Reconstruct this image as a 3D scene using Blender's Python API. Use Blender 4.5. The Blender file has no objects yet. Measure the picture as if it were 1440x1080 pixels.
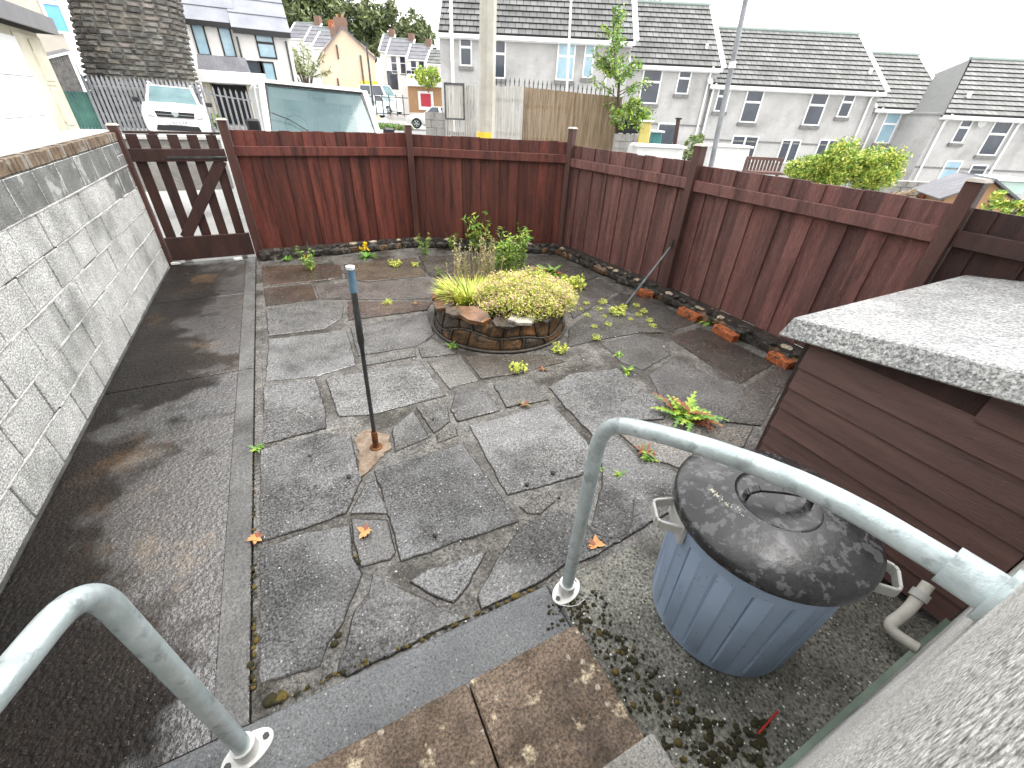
import bpy, bmesh, math, random
from mathutils import Vector, Matrix, noise
random.seed(7)
R_ = random.random
def U(a, b): return a + (b - a) * random.random()
sc = bpy.context.scene
C = sc.collection
PI = math.pi
rad = math.radians
# ------------------------------------------------------------------ camera
F, PIT, YAW, ROL, H = 590.0, rad(33.27), rad(28.01), rad(2.69), 1.95
cp, sp, cy, sy, cr, sr = math.cos(PIT), math.sin(PIT), math.cos(YAW), math.sin(YAW), math.cos(ROL), math.sin(ROL)
fw = Vector((sy * cp, cy * cp, -sp)); rt = Vector((cy, -sy, 0)); up = rt.cross(fw)
r2 = rt * cr + up * sr; u2 = -rt * sr + up * cr
CAM = Vector((0, 0, H))
cd = bpy.data.cameras.new('camera'); cam = bpy.data.objects.new('camera', cd); C.objects.link(cam)
m = Matrix((r2, u2, -fw)).transposed().to_4x4(); m.translation = CAM
cam.matrix_world = m
cd.sensor_width = 36; cd.lens = F / 1440 * 36; cd.clip_start = .02; cd.clip_end = 2000
sc.camera = cam
def ray(x, y): return fw + r2 * ((x - 720) / F) - u2 * ((y - 540) / F)
def gp(x, y, z=0.0):                     # measured point on a level surface
    d = ray(x, y); t = (z - H) / d.z; p = CAM + d * t; return Vector((p.x, p.y, z))
FR = [YAW]                               # bearing that the facades being built face away along
def frame(deg=None): FR[0] = YAW if deg is None else rad(deg)
def pu(x, y, W):                         # measured point on a facade W metres away, in the street frame (u, W, z)
    c, s = math.cos(FR[0]), math.sin(FR[0]); d = ray(x, y); t = W / (d.x * s + d.y * c); p = CAM + d * t
    return Vector((p.x * c - p.y * s, W, p.z))
def wl(u, w, z=0): c, s = math.cos(FR[0]), math.sin(FR[0]); return Vector((u * c + w * s, -u * s + w * c, z))
# ------------------------------------------------------------------ materials
MATS = {}
def mat(name, c1, c2=None, scale=4.0, rough=(.55, .8), bump=.15, bs=60.0, metal=0.0, spec=.5, speck=None, stain=None, stretch=(1, 1, 1), vcol=False, emit=None, detail=5, coat=0.0, grain=None, peb=None, wet=None):
    """two-tone procedural surface; speck=(colour, scale, threshold, amount); stain=(colour, scale, lo, hi)"""
    if name in MATS: return MATS[name]
    mt = bpy.data.materials.new(name); mt.use_nodes = True; MATS[name] = mt
    nt = mt.node_tree; N = nt.nodes; L = nt.links
    b = N['Principled BSDF']
    c2 = c2 or tuple(min(1, v * 1.25) for v in c1)
    tc = N.new('ShaderNodeTexCoord'); mp = N.new('ShaderNodeMapping'); mp.inputs['Scale'].default_value = stretch
    L.new(tc.outputs['Object'], mp.inputs['Vector'])
    def nz(s, d=5, r=.6):
        n = N.new('ShaderNodeTexNoise'); n.inputs['Scale'].default_value = s; n.inputs['Detail'].default_value = d; n.inputs['Roughness'].default_value = r
        L.new(mp.outputs['Vector'], n.inputs['Vector']); return n
    def ramp(src, p0, p1, a=(0, 0, 0, 1), z=(1, 1, 1, 1)):
        r = N.new('ShaderNodeValToRGB'); r.color_ramp.elements[0].position = p0; r.color_ramp.elements[1].position = p1
        r.color_ramp.elements[0].color = a; r.color_ramp.elements[1].color = z; L.new(src, r.inputs['Fac']); return r
    def mix(fac, a, bb, mode='MIX'):
        x = N.new('ShaderNodeMix'); x.data_type = 'RGBA'; x.blend_type = mode
        if isinstance(fac, float): x.inputs[0].default_value = fac
        else: L.new(fac, x.inputs[0])
        for i, v in ((6, a), (7, bb)):
            if isinstance(v, tuple): x.inputs[i].default_value = (*v[:3], 1)
            else: L.new(v, x.inputs[i])
        return x.outputs[2]
    n1 = nz(scale, detail)
    col = ramp(n1.outputs['Fac'], .32, .68, (*c1, 1), (*c2, 1)).outputs['Color']
    if vcol:
        at = N.new('ShaderNodeAttribute'); at.attribute_name = 'tone'
        col = mix(1.0, col, at.outputs['Color'], 'MULTIPLY')
    if stain:
        for st in (stain if isinstance(stain, list) else [stain]):
            n = nz(st[1], 6, .62); f = ramp(n.outputs['Fac'], st[2], st[3])
            col = mix(f.outputs['Color'], col, st[0])
    if speck:
        for s in (speck if isinstance(speck, list) else [speck]):
            v = N.new('ShaderNodeTexVoronoi'); v.inputs['Scale'].default_value = s[1]; L.new(mp.outputs['Vector'], v.inputs['Vector'])
            f = ramp(v.outputs['Distance'], s[2] * .6, s[2], (s[3], s[3], s[3], 1), (0, 0, 0, 1))
            # only some of the cells carry a fleck
            sep = N.new('ShaderNodeSeparateColor'); L.new(v.outputs['Color'], sep.inputs[0])
            g = N.new('ShaderNodeMath'); g.operation = 'GREATER_THAN'; g.inputs[1].default_value = s[4] if len(s) > 4 else .5; L.new(sep.outputs[0], g.inputs[0])
            mm = N.new('ShaderNodeMath'); mm.operation = 'MULTIPLY'; L.new(f.outputs['Color'], mm.inputs[0]); L.new(g.outputs[0], mm.inputs[1])
            col = mix(mm.outputs[0], col, s[0])
    if grain:
        n = nz(grain[0], 2, .8); f = ramp(n.outputs['Fac'], .36, .64, (1 - grain[1],) * 3 + (1,), (1 + grain[1],) * 3 + (1,)); col = mix(1.0, col, f.outputs['Color'], 'MULTIPLY')
    L.new(col, b.inputs['Base Color'])
    n2 = nz(scale * 1.7, 4); rr = ramp(n2.outputs['Fac'], .35, .65, (rough[0],) * 3 + (1,), (rough[1],) * 3 + (1,))
    L.new(rr.outputs['Color'], b.inputs['Roughness'])
    b.inputs['Metallic'].default_value = metal; b.inputs['Specular IOR Level'].default_value = spec
    b.inputs['Coat Weight'].default_value = coat
    if wet:      # film of water: (scale, lo, hi, strength)
        n = nz(wet[0], 4); f = ramp(n.outputs['Fac'], wet[1], wet[2], (0, 0, 0, 1), (wet[3],) * 3 + (1,)); L.new(f.outputs['Color'], b.inputs['Coat Weight'])
        if len(wet) > 5:     # grit standing out of the film
            nf = nz(wet[5], 2, .7); ff = ramp(nf.outputs['Fac'], .4, .6, (.4,) * 3 + (1,), (1, 1, 1, 1)); mw = N.new('ShaderNodeMath'); mw.operation = 'MULTIPLY'; L.new(f.outputs['Color'], mw.inputs[0]); L.new(ff.outputs['Color'], mw.inputs[1]); L.new(mw.outputs[0], b.inputs['Coat Weight']); mw.label = 'grit'
        b.inputs['Coat Roughness'].default_value = .07; b.inputs['Coat IOR'].default_value = wet[4] if len(wet) > 4 else 1.45
        if bump:
            n = nz(42, 3); bc = N.new('ShaderNodeBump'); bc.inputs['Strength'].default_value = .6; bc.inputs['Distance'].default_value = .012; L.new(n.outputs['Fac'], bc.inputs['Height']); L.new(bc.outputs['Normal'], b.inputs['Coat Normal'])
    if bump:
        n3 = nz(bs, 4, .7); bp = N.new('ShaderNodeBump'); bp.inputs['Strength'].default_value = min(1, bump * 2); bp.inputs['Distance'].default_value = .6 / bs
        L.new(n3.outputs['Fac'], bp.inputs['Height']); nrm = bp.outputs['Normal']
        if peb:
            v = N.new('ShaderNodeTexVoronoi'); v.inputs['Scale'].default_value = peb[0]; L.new(mp.outputs['Vector'], v.inputs['Vector']); b2 = N.new('ShaderNodeBump'); b2.invert = True; b2.inputs['Strength'].default_value = peb[1]; b2.inputs['Distance'].default_value = .35 / peb[0]
            L.new(v.outputs['Distance'], b2.inputs['Height']); L.new(nrm, b2.inputs['Normal']); nrm = b2.outputs['Normal']
        L.new(nrm, b.inputs['Normal'])
    if emit: b.inputs['Emission Color'].default_value = (*emit, 1); b.inputs['Emission Strength'].default_value = 1
    return mt
def plain(name, c, rough=.5, metal=0.0, spec=.5, coat=0.0):
    return mat(name, tuple(v * .9 for v in c), tuple(min(1, v * 1.08) for v in c), scale=3, rough=(rough * .9, min(1, rough * 1.1)), bump=0, metal=metal, spec=spec, coat=coat)
# ------------------------------------------------------------------ mesh helpers
class MB:
    def __init__(s): s.bm = bmesh.new(); s.mi = 0; s.tone = None; s.lay = None
    def usetone(s): s.lay = s.bm.loops.layers.float_color.new('tone'); return s
    def _f(s, f):
        f.material_index = s.mi
        if s.lay and s.tone:
            for l in f.loops: l[s.lay] = (*s.tone, 1)
        return f
    def face(s, pts):
        vs = [s.bm.verts.new(p) for p in pts]; return s._f(s.bm.faces.new(vs))
    def box(s, x0, x1, y0, y1, z0, z1, M=None, top=None):
        """top=(dx,dy) shrinks the upper face"""
        dx, dy = top or (0, 0)
        P = [(x0, y0, z0), (x1, y0, z0), (x1, y1, z0), (x0, y1, z0), (x0 + dx, y0 + dy, z1), (x1 - dx, y0 + dy, z1), (x1 - dx, y1 - dy, z1), (x0 + dx, y1 - dy, z1)]
        P = [Vector(p) for p in P]
        if M: P = [M @ p for p in P]
        v = [s.bm.verts.new(p) for p in P]
        for q in ((0, 3, 2, 1), (4, 5, 6, 7), (0, 1, 5, 4), (1, 2, 6, 5), (2, 3, 7, 6), (3, 0, 4, 7)): s._f(s.bm.faces.new([v[i] for i in q]))
        return s
    def beam(s, p0, p1, w, d, upv=(0, 0, 1)):
        p0, p1 = Vector(p0), Vector(p1); z = (p1 - p0); Ln = z.length; z.normalize()
        x = z.cross(Vector(upv)); 
        if x.length < 1e-4: x = Vector((1, 0, 0))
        x.normalize(); y = z.cross(x)
        M = Matrix((x, y, z)).transposed().to_4x4(); M.translation = p0
        return s.box(-w / 2, w / 2, -d / 2, d / 2, 0, Ln, M)
    def prism(s, poly, h, z=0.0, M=None):
        """vertical prism on an xy polygon, counter-clockwise"""
        a = [Vector((p[0], p[1], z)) for p in poly]; b = [Vector((p[0], p[1], z + h)) for p in poly]
        if M: a = [M @ p for p in a]; b = [M @ p for p in b]
        va = [s.bm.verts.new(p) for p in a]; vb = [s.bm.verts.new(p) for p in b]; n = len(a)
        s._f(s.bm.faces.new(vb)); s._f(s.bm.faces.new(va[::-1]))
        for i in range(n): s._f(s.bm.faces.new([va[i], va[(i + 1) % n], vb[(i + 1) % n], vb[i]]))
        return s
    def tube(s, pts, r, n=12, cap=True, radii=None):
        pts = [Vector(p) for p in pts]; rings = []
        t0 = (pts[1] - pts[0]).normalized(); ref = t0.orthogonal().normalized()
        for i, p in enumerate(pts):
            t = (pts[min(i + 1, len(pts) - 1)] - pts[max(i - 1, 0)]).normalized()
            ref = (ref - t * ref.dot(t)).normalized(); bi = t.cross(ref); rr = radii[i] if radii else r
            rings.append([s.bm.verts.new(p + (ref * math.cos(a) + bi * math.sin(a)) * rr) for a in [2 * PI * k / n for k in range(n)]])
        for A, B in zip(rings, rings[1:]):
            for k in range(n): s._f(s.bm.faces.new([A[k], A[(k + 1) % n], B[(k + 1) % n], B[k]]))
        if cap: s._f(s.bm.faces.new(rings[0][::-1])); s._f(s.bm.faces.new(rings[-1]))
        return s
    def lathe(s, prof, n=48, c=(0, 0, 0), M=None, rf=None):
        """prof: [(r,z)]; rf(angle, r, z) -> r"""
        rings = []
        for r, z in prof:
            row = []
            for k in range(n):
                a = 2 * PI * k / n; q = rf(a, r, z) if rf else r
                p = Vector((c[0] + q * math.cos(a), c[1] + q * math.sin(a), c[2] + z)); row.append(s.bm.verts.new(M @ p if M else p))
            rings.append(row)
        for A, B in zip(rings, rings[1:]):
            for k in range(n): s._f(s.bm.faces.new([A[k], A[(k + 1) % n], B[(k + 1) % n], B[k]]))
        return s
    def rock(s, c, r, flat=.6, seed=0, sub=2, M=None):
        t = bmesh.new(); bmesh.ops.create_icosphere(t, subdivisions=sub, radius=1)
        rx, ry, rz = (r, r, r * flat) if isinstance(r, (int, float)) else r
        mp = {}
        for v in t.verts:
            d = 1 + .35 * noise.noise(v.co * 1.3 + Vector((seed * 7.1, seed * 3.3, 0)))
            p = Vector((v.co.x * rx * d, v.co.y * ry * d, v.co.z * rz * d))
            if M: p = M @ p
            mp[v] = s.bm.verts.new(Vector(c) + p)
        for f in t.faces: s._f(s.bm.faces.new([mp[v] for v in f.verts]))
        t.free(); return s
    def build(s, name, mats, parent=None, smooth=False, bevel=0, loc=None, rz=0, angle=None, seg=1):
        if bevel:
            bmesh.ops.bevel(s.bm, geom=list(s.bm.edges), offset=bevel, segments=seg, affect='EDGES', profile=.6)
        bmesh.ops.recalc_face_normals(s.bm, faces=s.bm.faces) if not s.__dict__.get('norecalc') else None
        me = bpy.data.meshes.new(name); s.bm.to_mesh(me); s.bm.free()
        for x in (mats if isinstance(mats, (list, tuple)) else [mats]): me.materials.append(x)
        if smooth:
            for p in me.polygons: p.use_smooth = True
            if angle: 
                me.set_sharp_from_angle(angle=rad(angle))
        o = bpy.data.objects.new(name, me); C.objects.link(o)
        if parent: o.parent = parent
        if loc is not None: o.location = loc
        o.rotation_euler.z = rz
        return o
def tag(o, label=None, cat=None, group=None, kind=None):
    if label: o['label'] = label
    if cat: o['category'] = cat
    if group: o['group'] = group
    if kind: o['kind'] = kind
    return o
def thing(name, loc, label, cat, group=None, rz=0.0):
    o = bpy.data.objects.new(name, None); C.objects.link(o); o.location = loc; o.rotation_euler.z = rz; o.empty_display_size = .2
    return tag(o, label, cat, group)
def sthing(name, u, w, z, label, cat, group=None, rz=0.0):      # standing in the street frame
    return thing(name, wl(u, w, z), label, cat, group, -FR[0] + rz)
def copy_tree(o, parent=None):
    c = o.copy(); C.objects.link(c); c.parent = parent
    for ch in o.children: copy_tree(ch, c)
    return c
# ------------------------------------------------------------------ palette
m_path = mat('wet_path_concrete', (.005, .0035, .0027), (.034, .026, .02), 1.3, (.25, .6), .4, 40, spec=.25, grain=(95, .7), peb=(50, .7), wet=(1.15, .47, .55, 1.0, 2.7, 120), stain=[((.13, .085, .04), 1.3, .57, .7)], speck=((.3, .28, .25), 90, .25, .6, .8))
m_slab = mat('paving_slab', (.082, .081, .079), (.158, .155, .15), 3.2, (.14, .5), .6, 70, grain=(85, .8), peb=(75, .5), wet=(1.1, .45, .56, 1.0, 1.9, 90), spec=.35, vcol=True, speck=[((.015, .015, .015), 70, .42, .8, .5), ((.4, .4, .39), 60, .3, .6, .78), ((.5, .5, .48), 26, .11, .6, .85)], stain=((.05, .045, .04), 1.3, .52, .75))
m_mortar = mat('old_mortar', (.07, .066, .06), (.16, .15, .135), 6, (.25, .7), .6, 45, grain=(70, .8), peb=(60, .5), wet=(1.4, .42, .6, .8), stain=((.035, .03, .022), 2.2, .48, .6), speck=((.3, .28, .25), 60, .3, .5, .7))
m_strip = mat('smooth_concrete', (.1, .105, .11), (.165, .17, .175), 3, (.2, .5), .4, 60, grain=(110, .35), speck=[((.02, .02, .02), 70, .3, .8, .75), ((.45, .44, .42), 60, .25, .6, .85)])
m_binbase = mat('mossy_concrete', (.05, .05, .04), (.27, .26, .22), 2.0, (.2, .6), .6, 80, grain=(70, .6), peb=(65, .6), speck=[((.5, .5, .46), 75, .25, .7, .8), ((.012, .012, .01), 55, .42, .8, .55)])
m_step = mat('brown_stained_slab', (.06, .04, .026), (.22, .16, .115), 5, (.5, .85), .5, 80, grain=(90, .6), peb=(110, .4), stain=[((.48, .4, .28), 9, .58, .66)], speck=((.55, .5, .4), 22, .3, .6, .86))
m_step2 = mat('pale_slab', (.24, .23, .21), (.36, .35, .33), 8, (.6, .9), .5, 110, grain=(120, .4), speck=((.06, .06, .055), 90, .35, .6, .7))
m_block = mat('concrete_block', (.4, .405, .395), (.6, .605, .59), 5, (.5, .85), .8, 90, grain=(80, .45), peb=(75, .6), speck=[((.15, .15, .15), 75, .36, .35, .75), ((.7, .7, .68), 90, .35, .4, .7)], stain=((.25, .255, .245), 1.5, .5, .7))
m_blockwet = mat('damp_concrete_block', (.12, .125, .12), (.24, .245, .24), 5, (.35, .6), .4, 90, grain=(80, .35), stain=((.42, .43, .42), 2.6, .55, .6))
m_joint = mat('wall_mortar', (.5, .5, .48), (.74, .74, .72), 4, (.7, .9), .4, 60)
m_coping = mat('weathered_brick', (.09, .055, .035), (.24, .18, .12), 9, (.5, .8), .5, 60, stain=((.35, .33, .28), 6, .55, .7))
m_coptop = mat('pale_wall_cap', (.5, .5, .48), (.66, .65, .62), 5, (.35, .7), .3, 60)
m_fence = mat('red_brown_timber', (.085, .023, .017), (.165, .045, .031), 2.2, (.3, .55), .35, 40, stretch=(6, 6, .6), stain=((.04, .012, .01), 1.8, .5, .7), vcol=True, grain=(26, .25))
m_fence2 = mat('pinkish_red_timber', (.115, .045, .039), (.2, .085, .072), 2.2, (.22, .42), .35, 40, stretch=(6, 6, .6), stain=((.065, .022, .02), 1.8, .5, .7), vcol=True, grain=(26, .25))  # paler and pinker red than the back fence
m_gate = mat('dark_brown_timber', (.028, .012, .01), (.062, .024, .018), 3, (.3, .55), .35, 40, stretch=(4, 4, .8))
m_siding = mat('brown_cladding', (.085, .043, .036), (.15, .075, .062), 2.5, (.35, .55), .2, 40, stretch=(1, .6, 5), stain=((.045, .016, .013), 3, .55, .75))
m_roofslab = mat('rough_cast_concrete', (.33, .34, .34), (.55, .56, .55), 4, (.3, .6), 1, 75, wet=(2.5, .3, .45, 1.0), grain=(70, .6), peb=(62, .9), speck=[((.13, .13, .13), 80, .38, .8, .6), ((.72, .72, .7), 70, .35, .7, .7)])
m_pebble = mat('pebbledash_render', (.42, .415, .39), (.68, .675, .65), 7, (.55, .85), 1, 110, grain=(150, .6), peb=(150, .9), speck=[((.16, .155, .14), 130, .4, .75, .6), ((.75, .75, .72), 110, .4, .8, .6)])
m_green = mat('green_painted_plinth', (.14, .19, .15), (.24, .3, .24), 5, (.5, .8), .2, 60)
m_galv = mat('galvanised_steel', (.44, .52, .53), (.66, .75, .77), 14, (.3, .5), .08, 45, metal=.45, stain=((.36, .41, .42), 20, .55, .65), coat=.3)
m_galv2 = mat('cast_flange', (.6, .6, .58), (.78, .78, .76), 14, (.4, .6), .1, 90, metal=.4)
m_iron = mat('dull_steel', (.06, .062, .062), (.14, .145, .145), 9, (.35, .6), .2, 80, metal=.8)
m_rust = mat('rusty_steel', (.06, .02, .008), (.26, .1, .03), 20, (.6, .9), .5, 90, metal=.2)
m_bluecap = mat('blue_grey_plastic', (.06, .13, .2), (.16, .27, .36), 18, (.4, .6), .1, 60)
m_bin = mat('blue_plastic', (.25, .33, .46), (.33, .42, .56), 3, (.42, .6), .06, 70, speck=((.03, .05, .09), 60, .25, .7, .88))
m_lid = mat('black_plastic', (.014, .014, .016), (.03, .03, .032), 6, (.2, .35), .04, 30, stain=((.085, .085, .09), 22, .54, .56), wet=(3.5, .5, .6, .7))  # pale blotches: drip stains and wet sky sheen put into the colour
m_grey = mat('grey_plastic', (.4, .4, .38), (.55, .55, .52), 8, (.4, .6), .05, 60)
m_pvc = mat('cream_plastic_pipe', (.5, .48, .42), (.66, .64, .58), 12, (.35, .6), .05, 60, stain=((.16, .12, .08), 10, .6, .8))
m_stone = [mat('sandstone_' + k, a, b, 9, (.15, .45), .6, 30, stain=((.02, .014, .01), 7, .5, .68), wet=(5, .4, .55, .8)) for k, a, b in (('brown', (.07, .035, .015), (.17, .085, .03)), ('orange', (.12, .05, .014), (.24, .1, .028)), ('dark', (.025, .018, .013), (.08, .055, .035)), ('tan', (.3, .24, .16), (.52, .45, .34)), ('pale', (.42, .4, .34), (.62, .58, .5)))]
m_dark = mat('wet_dark_rock', (.012, .011, .009), (.05, .042, .034), 12, (.2, .6), .8, 35, stain=((.3, .27, .2), 9, .62, .7))
m_brick = mat('orange_brick', (.3, .075, .022), (.5, .14, .04), 14, (.4, .7), .7, 40, stain=[((.09, .04, .025), 13, .5, .6), ((.4, .3, .2), 20, .62, .7)], grain=(50, .5))
m_soil = mat('soil', (.02, .014, .009), (.06, .04, .025), 12, (.6, .9), .8, 40)
m_moss = mat('moss', (.01, .01, .004), (.045, .038, .01), 30, (.8, 1), .8, 120)
m_moss2 = mat('golden_moss', (.06, .045, .01), (.16, .11, .02), 30, (.8, 1), .8, 120)
def leaf(name, a, b): return mat(name, a, b, 7, (.4, .6), 0, 60, spec=.4)
L_green = leaf('green_leaf', (.09, .21, .03), (.17, .34, .06)); L_dark = leaf('dark_leaf', (.02, .055, .015), (.05, .11, .03))
L_lime = leaf('lime_leaf', (.26, .38, .04), (.42, .54, .08)); L_yel = leaf('yellow_green_leaf', (.52, .55, .09), (.78, .75, .2))
L_pink = leaf('pale_pink_flower', (.55, .33, .27), (.8, .58, .48)); L_straw = leaf('straw_stem', (.32, .26, .13), (.5, .42, .25))
L_red = leaf('red_brown_leaf', (.2, .06, .03), (.34, .13, .07)); L_orange = leaf('dead_orange_leaf', (.45, .18, .05), (.68, .36, .14)); L_flower = leaf('yellow_flower', (.75, .5, .01), (.85, .65, .03))
L_olive = leaf('olive_leaf', (.12, .15, .05), (.24, .28, .11)); L_pale = leaf('pale_willow_leaf', (.3, .35, .18), (.5, .54, .32))
m_bark = mat('bark', (.05, .04, .03), (.12, .1, .075), 10, (.7, .9), .6, 40)
m_white = plain('white_paint', (.72, .73, .72), .35, coat=.5); m_upvc = plain('white_upvc', (.78, .79, .79), .4)
m_black = plain('black_trim', (.012, .012, .014), .4); m_tyre = plain('tyre_rubber', (.015, .015, .015), .8)
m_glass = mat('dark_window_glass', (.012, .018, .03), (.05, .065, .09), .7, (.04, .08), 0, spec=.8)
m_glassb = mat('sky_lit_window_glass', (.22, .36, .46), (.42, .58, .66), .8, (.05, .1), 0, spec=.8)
m_render = mat('grey_pebbledash_house', (.42, .415, .41), (.54, .535, .525), .8, (.7, .9), .5, 30, stain=((.3, .295, .285), .5, .5, .7), speck=((.24, .235, .23), 14, .35, .4, .6))
m_whiter = mat('white_house_render', (.68, .66, .64), (.78, .76, .74), .6, (.7, .9), .2, 20)
m_cream = mat('cream_gable_render', (.62, .46, .33), (.72, .56, .42), .4, (.7, .9), .2, 20)
m_slate = mat('slate_roof', (.1, .1, .115), (.17, .17, .19), 1.2, (.35, .6), .2, 8, stretch=(1, 1, 1))
m_creamc = mat('cream_concrete', (.52, .48, .37), (.66, .62, .5), 3, (.6, .8), .3, 40)
m_road = mat('pale_wet_tarmac', (.24, .24, .235), (.4, .4, .39), .35, (.2, .6), .4, 18, speck=((.08, .08, .08), 20, .35, .5, .6), stain=((.16, .16, .15), .12, .5, .7))
m_tower = mat('dark_quarry_stone', (.07, .067, .06), (.21, .2, .185), 2.6, (.6, .85), .8, 14, vcol=True, stain=((.02, .018, .015), 3.5, .52, .72))
m_tjoint = mat('pale_stone_pointing', (.28, .27, .25), (.4, .385, .36), 3, (.7, .9), .3, 14)
m_palis = mat('galvanised_palisade', (.18, .19, .2), (.3, .31, .33), 3, (.45, .65), .1, 30, metal=.3)
m_palig = mat('green_palisade', (.02, .1, .08), (.06, .2, .15), 3, (.4, .6), .1, 30)
m_bamboo = mat('brown_weathered_boards', (.17, .115, .065), (.37, .28, .18), 3, (.6, .85), .4, 20, stretch=(5, 5, .3))
m_pale_wood = mat('silvered_boards', (.4, .385, .35), (.62, .6, .56), 3, (.6, .85), .5, 20, stretch=(5, 5, .3), stain=((.16, .15, .13), 4, .58, .68))
m_pole = mat('concrete_pole', (.36, .34, .29), (.52, .5, .44), 3, (.6, .8), .2, 25)
m_orange = plain('orange_wall', (.38, .22, .11), .7); m_signred = plain('sign_red', (.45, .03, .05), .5); m_yellow = plain('yellow_plastic', (.75, .55, .05), .5)
m_dwall = mat('grey_block_wall', (.22, .21, .2), (.36, .35, .33), 3, (.6, .9), .6, 25)
m_interior = plain('seat_fabric', (.3, .35, .36), .8); m_blue = plain('poster_blue', (.05, .2, .5), .6)
m_silver = plain('silver_paint', (.45, .5, .52), .3, .5, coat=.5)
# roof tiles, brick texture on uv in metres; dark joint lines also paint shadow under courses
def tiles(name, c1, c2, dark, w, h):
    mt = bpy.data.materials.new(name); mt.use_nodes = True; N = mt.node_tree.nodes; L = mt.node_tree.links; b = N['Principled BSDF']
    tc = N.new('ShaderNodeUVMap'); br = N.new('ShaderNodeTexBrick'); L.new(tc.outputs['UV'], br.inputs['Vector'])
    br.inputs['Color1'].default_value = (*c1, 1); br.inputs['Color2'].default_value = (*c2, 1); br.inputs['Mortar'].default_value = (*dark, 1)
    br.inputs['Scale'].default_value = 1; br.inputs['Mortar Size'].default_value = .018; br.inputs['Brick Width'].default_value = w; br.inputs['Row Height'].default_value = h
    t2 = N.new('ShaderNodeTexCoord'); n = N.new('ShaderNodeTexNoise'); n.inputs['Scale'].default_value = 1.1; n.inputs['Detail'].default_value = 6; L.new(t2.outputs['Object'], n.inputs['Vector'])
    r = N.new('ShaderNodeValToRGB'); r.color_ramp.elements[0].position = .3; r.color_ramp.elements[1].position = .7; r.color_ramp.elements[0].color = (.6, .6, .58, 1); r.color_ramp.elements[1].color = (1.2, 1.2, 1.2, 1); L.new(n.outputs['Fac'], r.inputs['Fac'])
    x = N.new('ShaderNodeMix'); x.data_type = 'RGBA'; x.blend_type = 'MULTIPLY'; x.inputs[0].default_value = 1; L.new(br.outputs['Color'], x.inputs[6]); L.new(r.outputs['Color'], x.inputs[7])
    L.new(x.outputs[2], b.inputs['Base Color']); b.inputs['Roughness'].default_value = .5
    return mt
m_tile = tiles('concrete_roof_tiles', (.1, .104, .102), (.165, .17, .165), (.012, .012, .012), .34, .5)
# ------------------------------------------------------------------ world and sun
w = bpy.data.worlds.new('World'); sc.world = w; w.use_nodes = True; N = w.node_tree.nodes; L = w.node_tree.links
sky = N.new('ShaderNodeTexSky'); sky.sky_type = 'NISHITA'; sky.sun_disc = False; sky.sun_elevation = rad(62); sky.sun_rotation = rad(115)
sky.air_density = 1.0; sky.dust_density = 4; sky.ozone_density = .6
hs = N.new('ShaderNodeHueSaturation'); hs.inputs['Saturation'].default_value = .12; L.new(sky.outputs[0], hs.inputs['Color'])
mx = N.new('ShaderNodeMix'); mx.data_type = 'RGBA'; mx.inputs[0].default_value = .55; L.new(hs.outputs[0], mx.inputs[6]); mx.inputs[7].default_value = (11.2, 11.15, 11.1, 1)   # thin even cloud
L.new(mx.outputs[2], N['Background'].inputs['Color']); N['Background'].inputs['Strength'].default_value = .12
sd = bpy.data.lights.new('sun', 'SUN'); sd.energy = 1.0; sd.angle = rad(28); sd.color = (1, .97, .92)
so = bpy.data.objects.new('sun', sd); C.objects.link(so)
az, el = rad(115), rad(62)
sv = Vector((math.sin(az) * math.cos(el), math.cos(az) * math.cos(el), math.sin(el)))   # towards the sun
so.rotation_euler = sv.to_track_quat('Z', 'Y').to_euler()
sc.view_settings.view_transform = 'Standard'; sc.view_settings.look = 'None'; sc.view_settings.gamma = 1; sc.view_settings.exposure = 1.5
# ================================================================== SETTING: ground
CP = [(-2.3, 15, .6), (-3, 18.5, .66), (-3, 21, .7), (-6, 16, .8), (1, 10, .18), (-1, 7.7, -.01), (4.4, 6.4, -.05), (4.6, 2, -.1), (12, 43, .3), (29, 18, -1.9), (11, 13, -.5), (-2, 28, .8), (-9, 22, 1.1), (20, 8, -1.3), (40, 0, -2.6), (3, 25, .4), (20, 75, -.5), (-3, 4, -.1), (-12, 10, .9), (60, 40, -3), (-60, 60, 3)]
def terr(x, y):
    if -1.75 < x < 4.5 and -1.2 < y < 7.1: return -.08
    a = b = 0
    for px, py, pz in CP:
        w_ = 1 / ((x - px) ** 2 + (y - py) ** 2 + .3) ** 1.5; a += w_ * pz; b += w_
    z = a / b
    if y < -1 or x < -1.75: z = min(z, .9)
    return z
def axis(a, b, extra):
    s = set(extra); v = 0
    x = a
    while x < b: s.add(round(x, 3)); x += max(.7, abs(x) * .12)
    s.add(b); return sorted(s)
xs = axis(-500, 500, [-1.8, -1.75, 4.5, 4.55, 0, 1, 2, 3]); ys = axis(-60, 700, [-1.25, -1.2, 7.1, 7.15])
mb = MB(); vv = [[mb.bm.verts.new((x, y, terr(x, y))) for y in ys] for x in xs]
for i in range(len(xs) - 1):
    for j in range(len(ys) - 1): mb.bm.faces.new([vv[i][j], vv[i + 1][j], vv[i + 1][j + 1], vv[i][j + 1]])
tag(mb.build('ground', m_road, smooth=True), kind='structure')
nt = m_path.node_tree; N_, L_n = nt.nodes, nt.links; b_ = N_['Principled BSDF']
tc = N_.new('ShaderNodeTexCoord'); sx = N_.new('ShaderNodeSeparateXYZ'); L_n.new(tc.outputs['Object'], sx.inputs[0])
nn = N_.new('ShaderNodeTexNoise'); nn.inputs['Scale'].default_value = 1.5; nn.inputs['Detail'].default_value = 7; L_n.new(tc.outputs['Object'], nn.inputs['Vector'])
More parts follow.
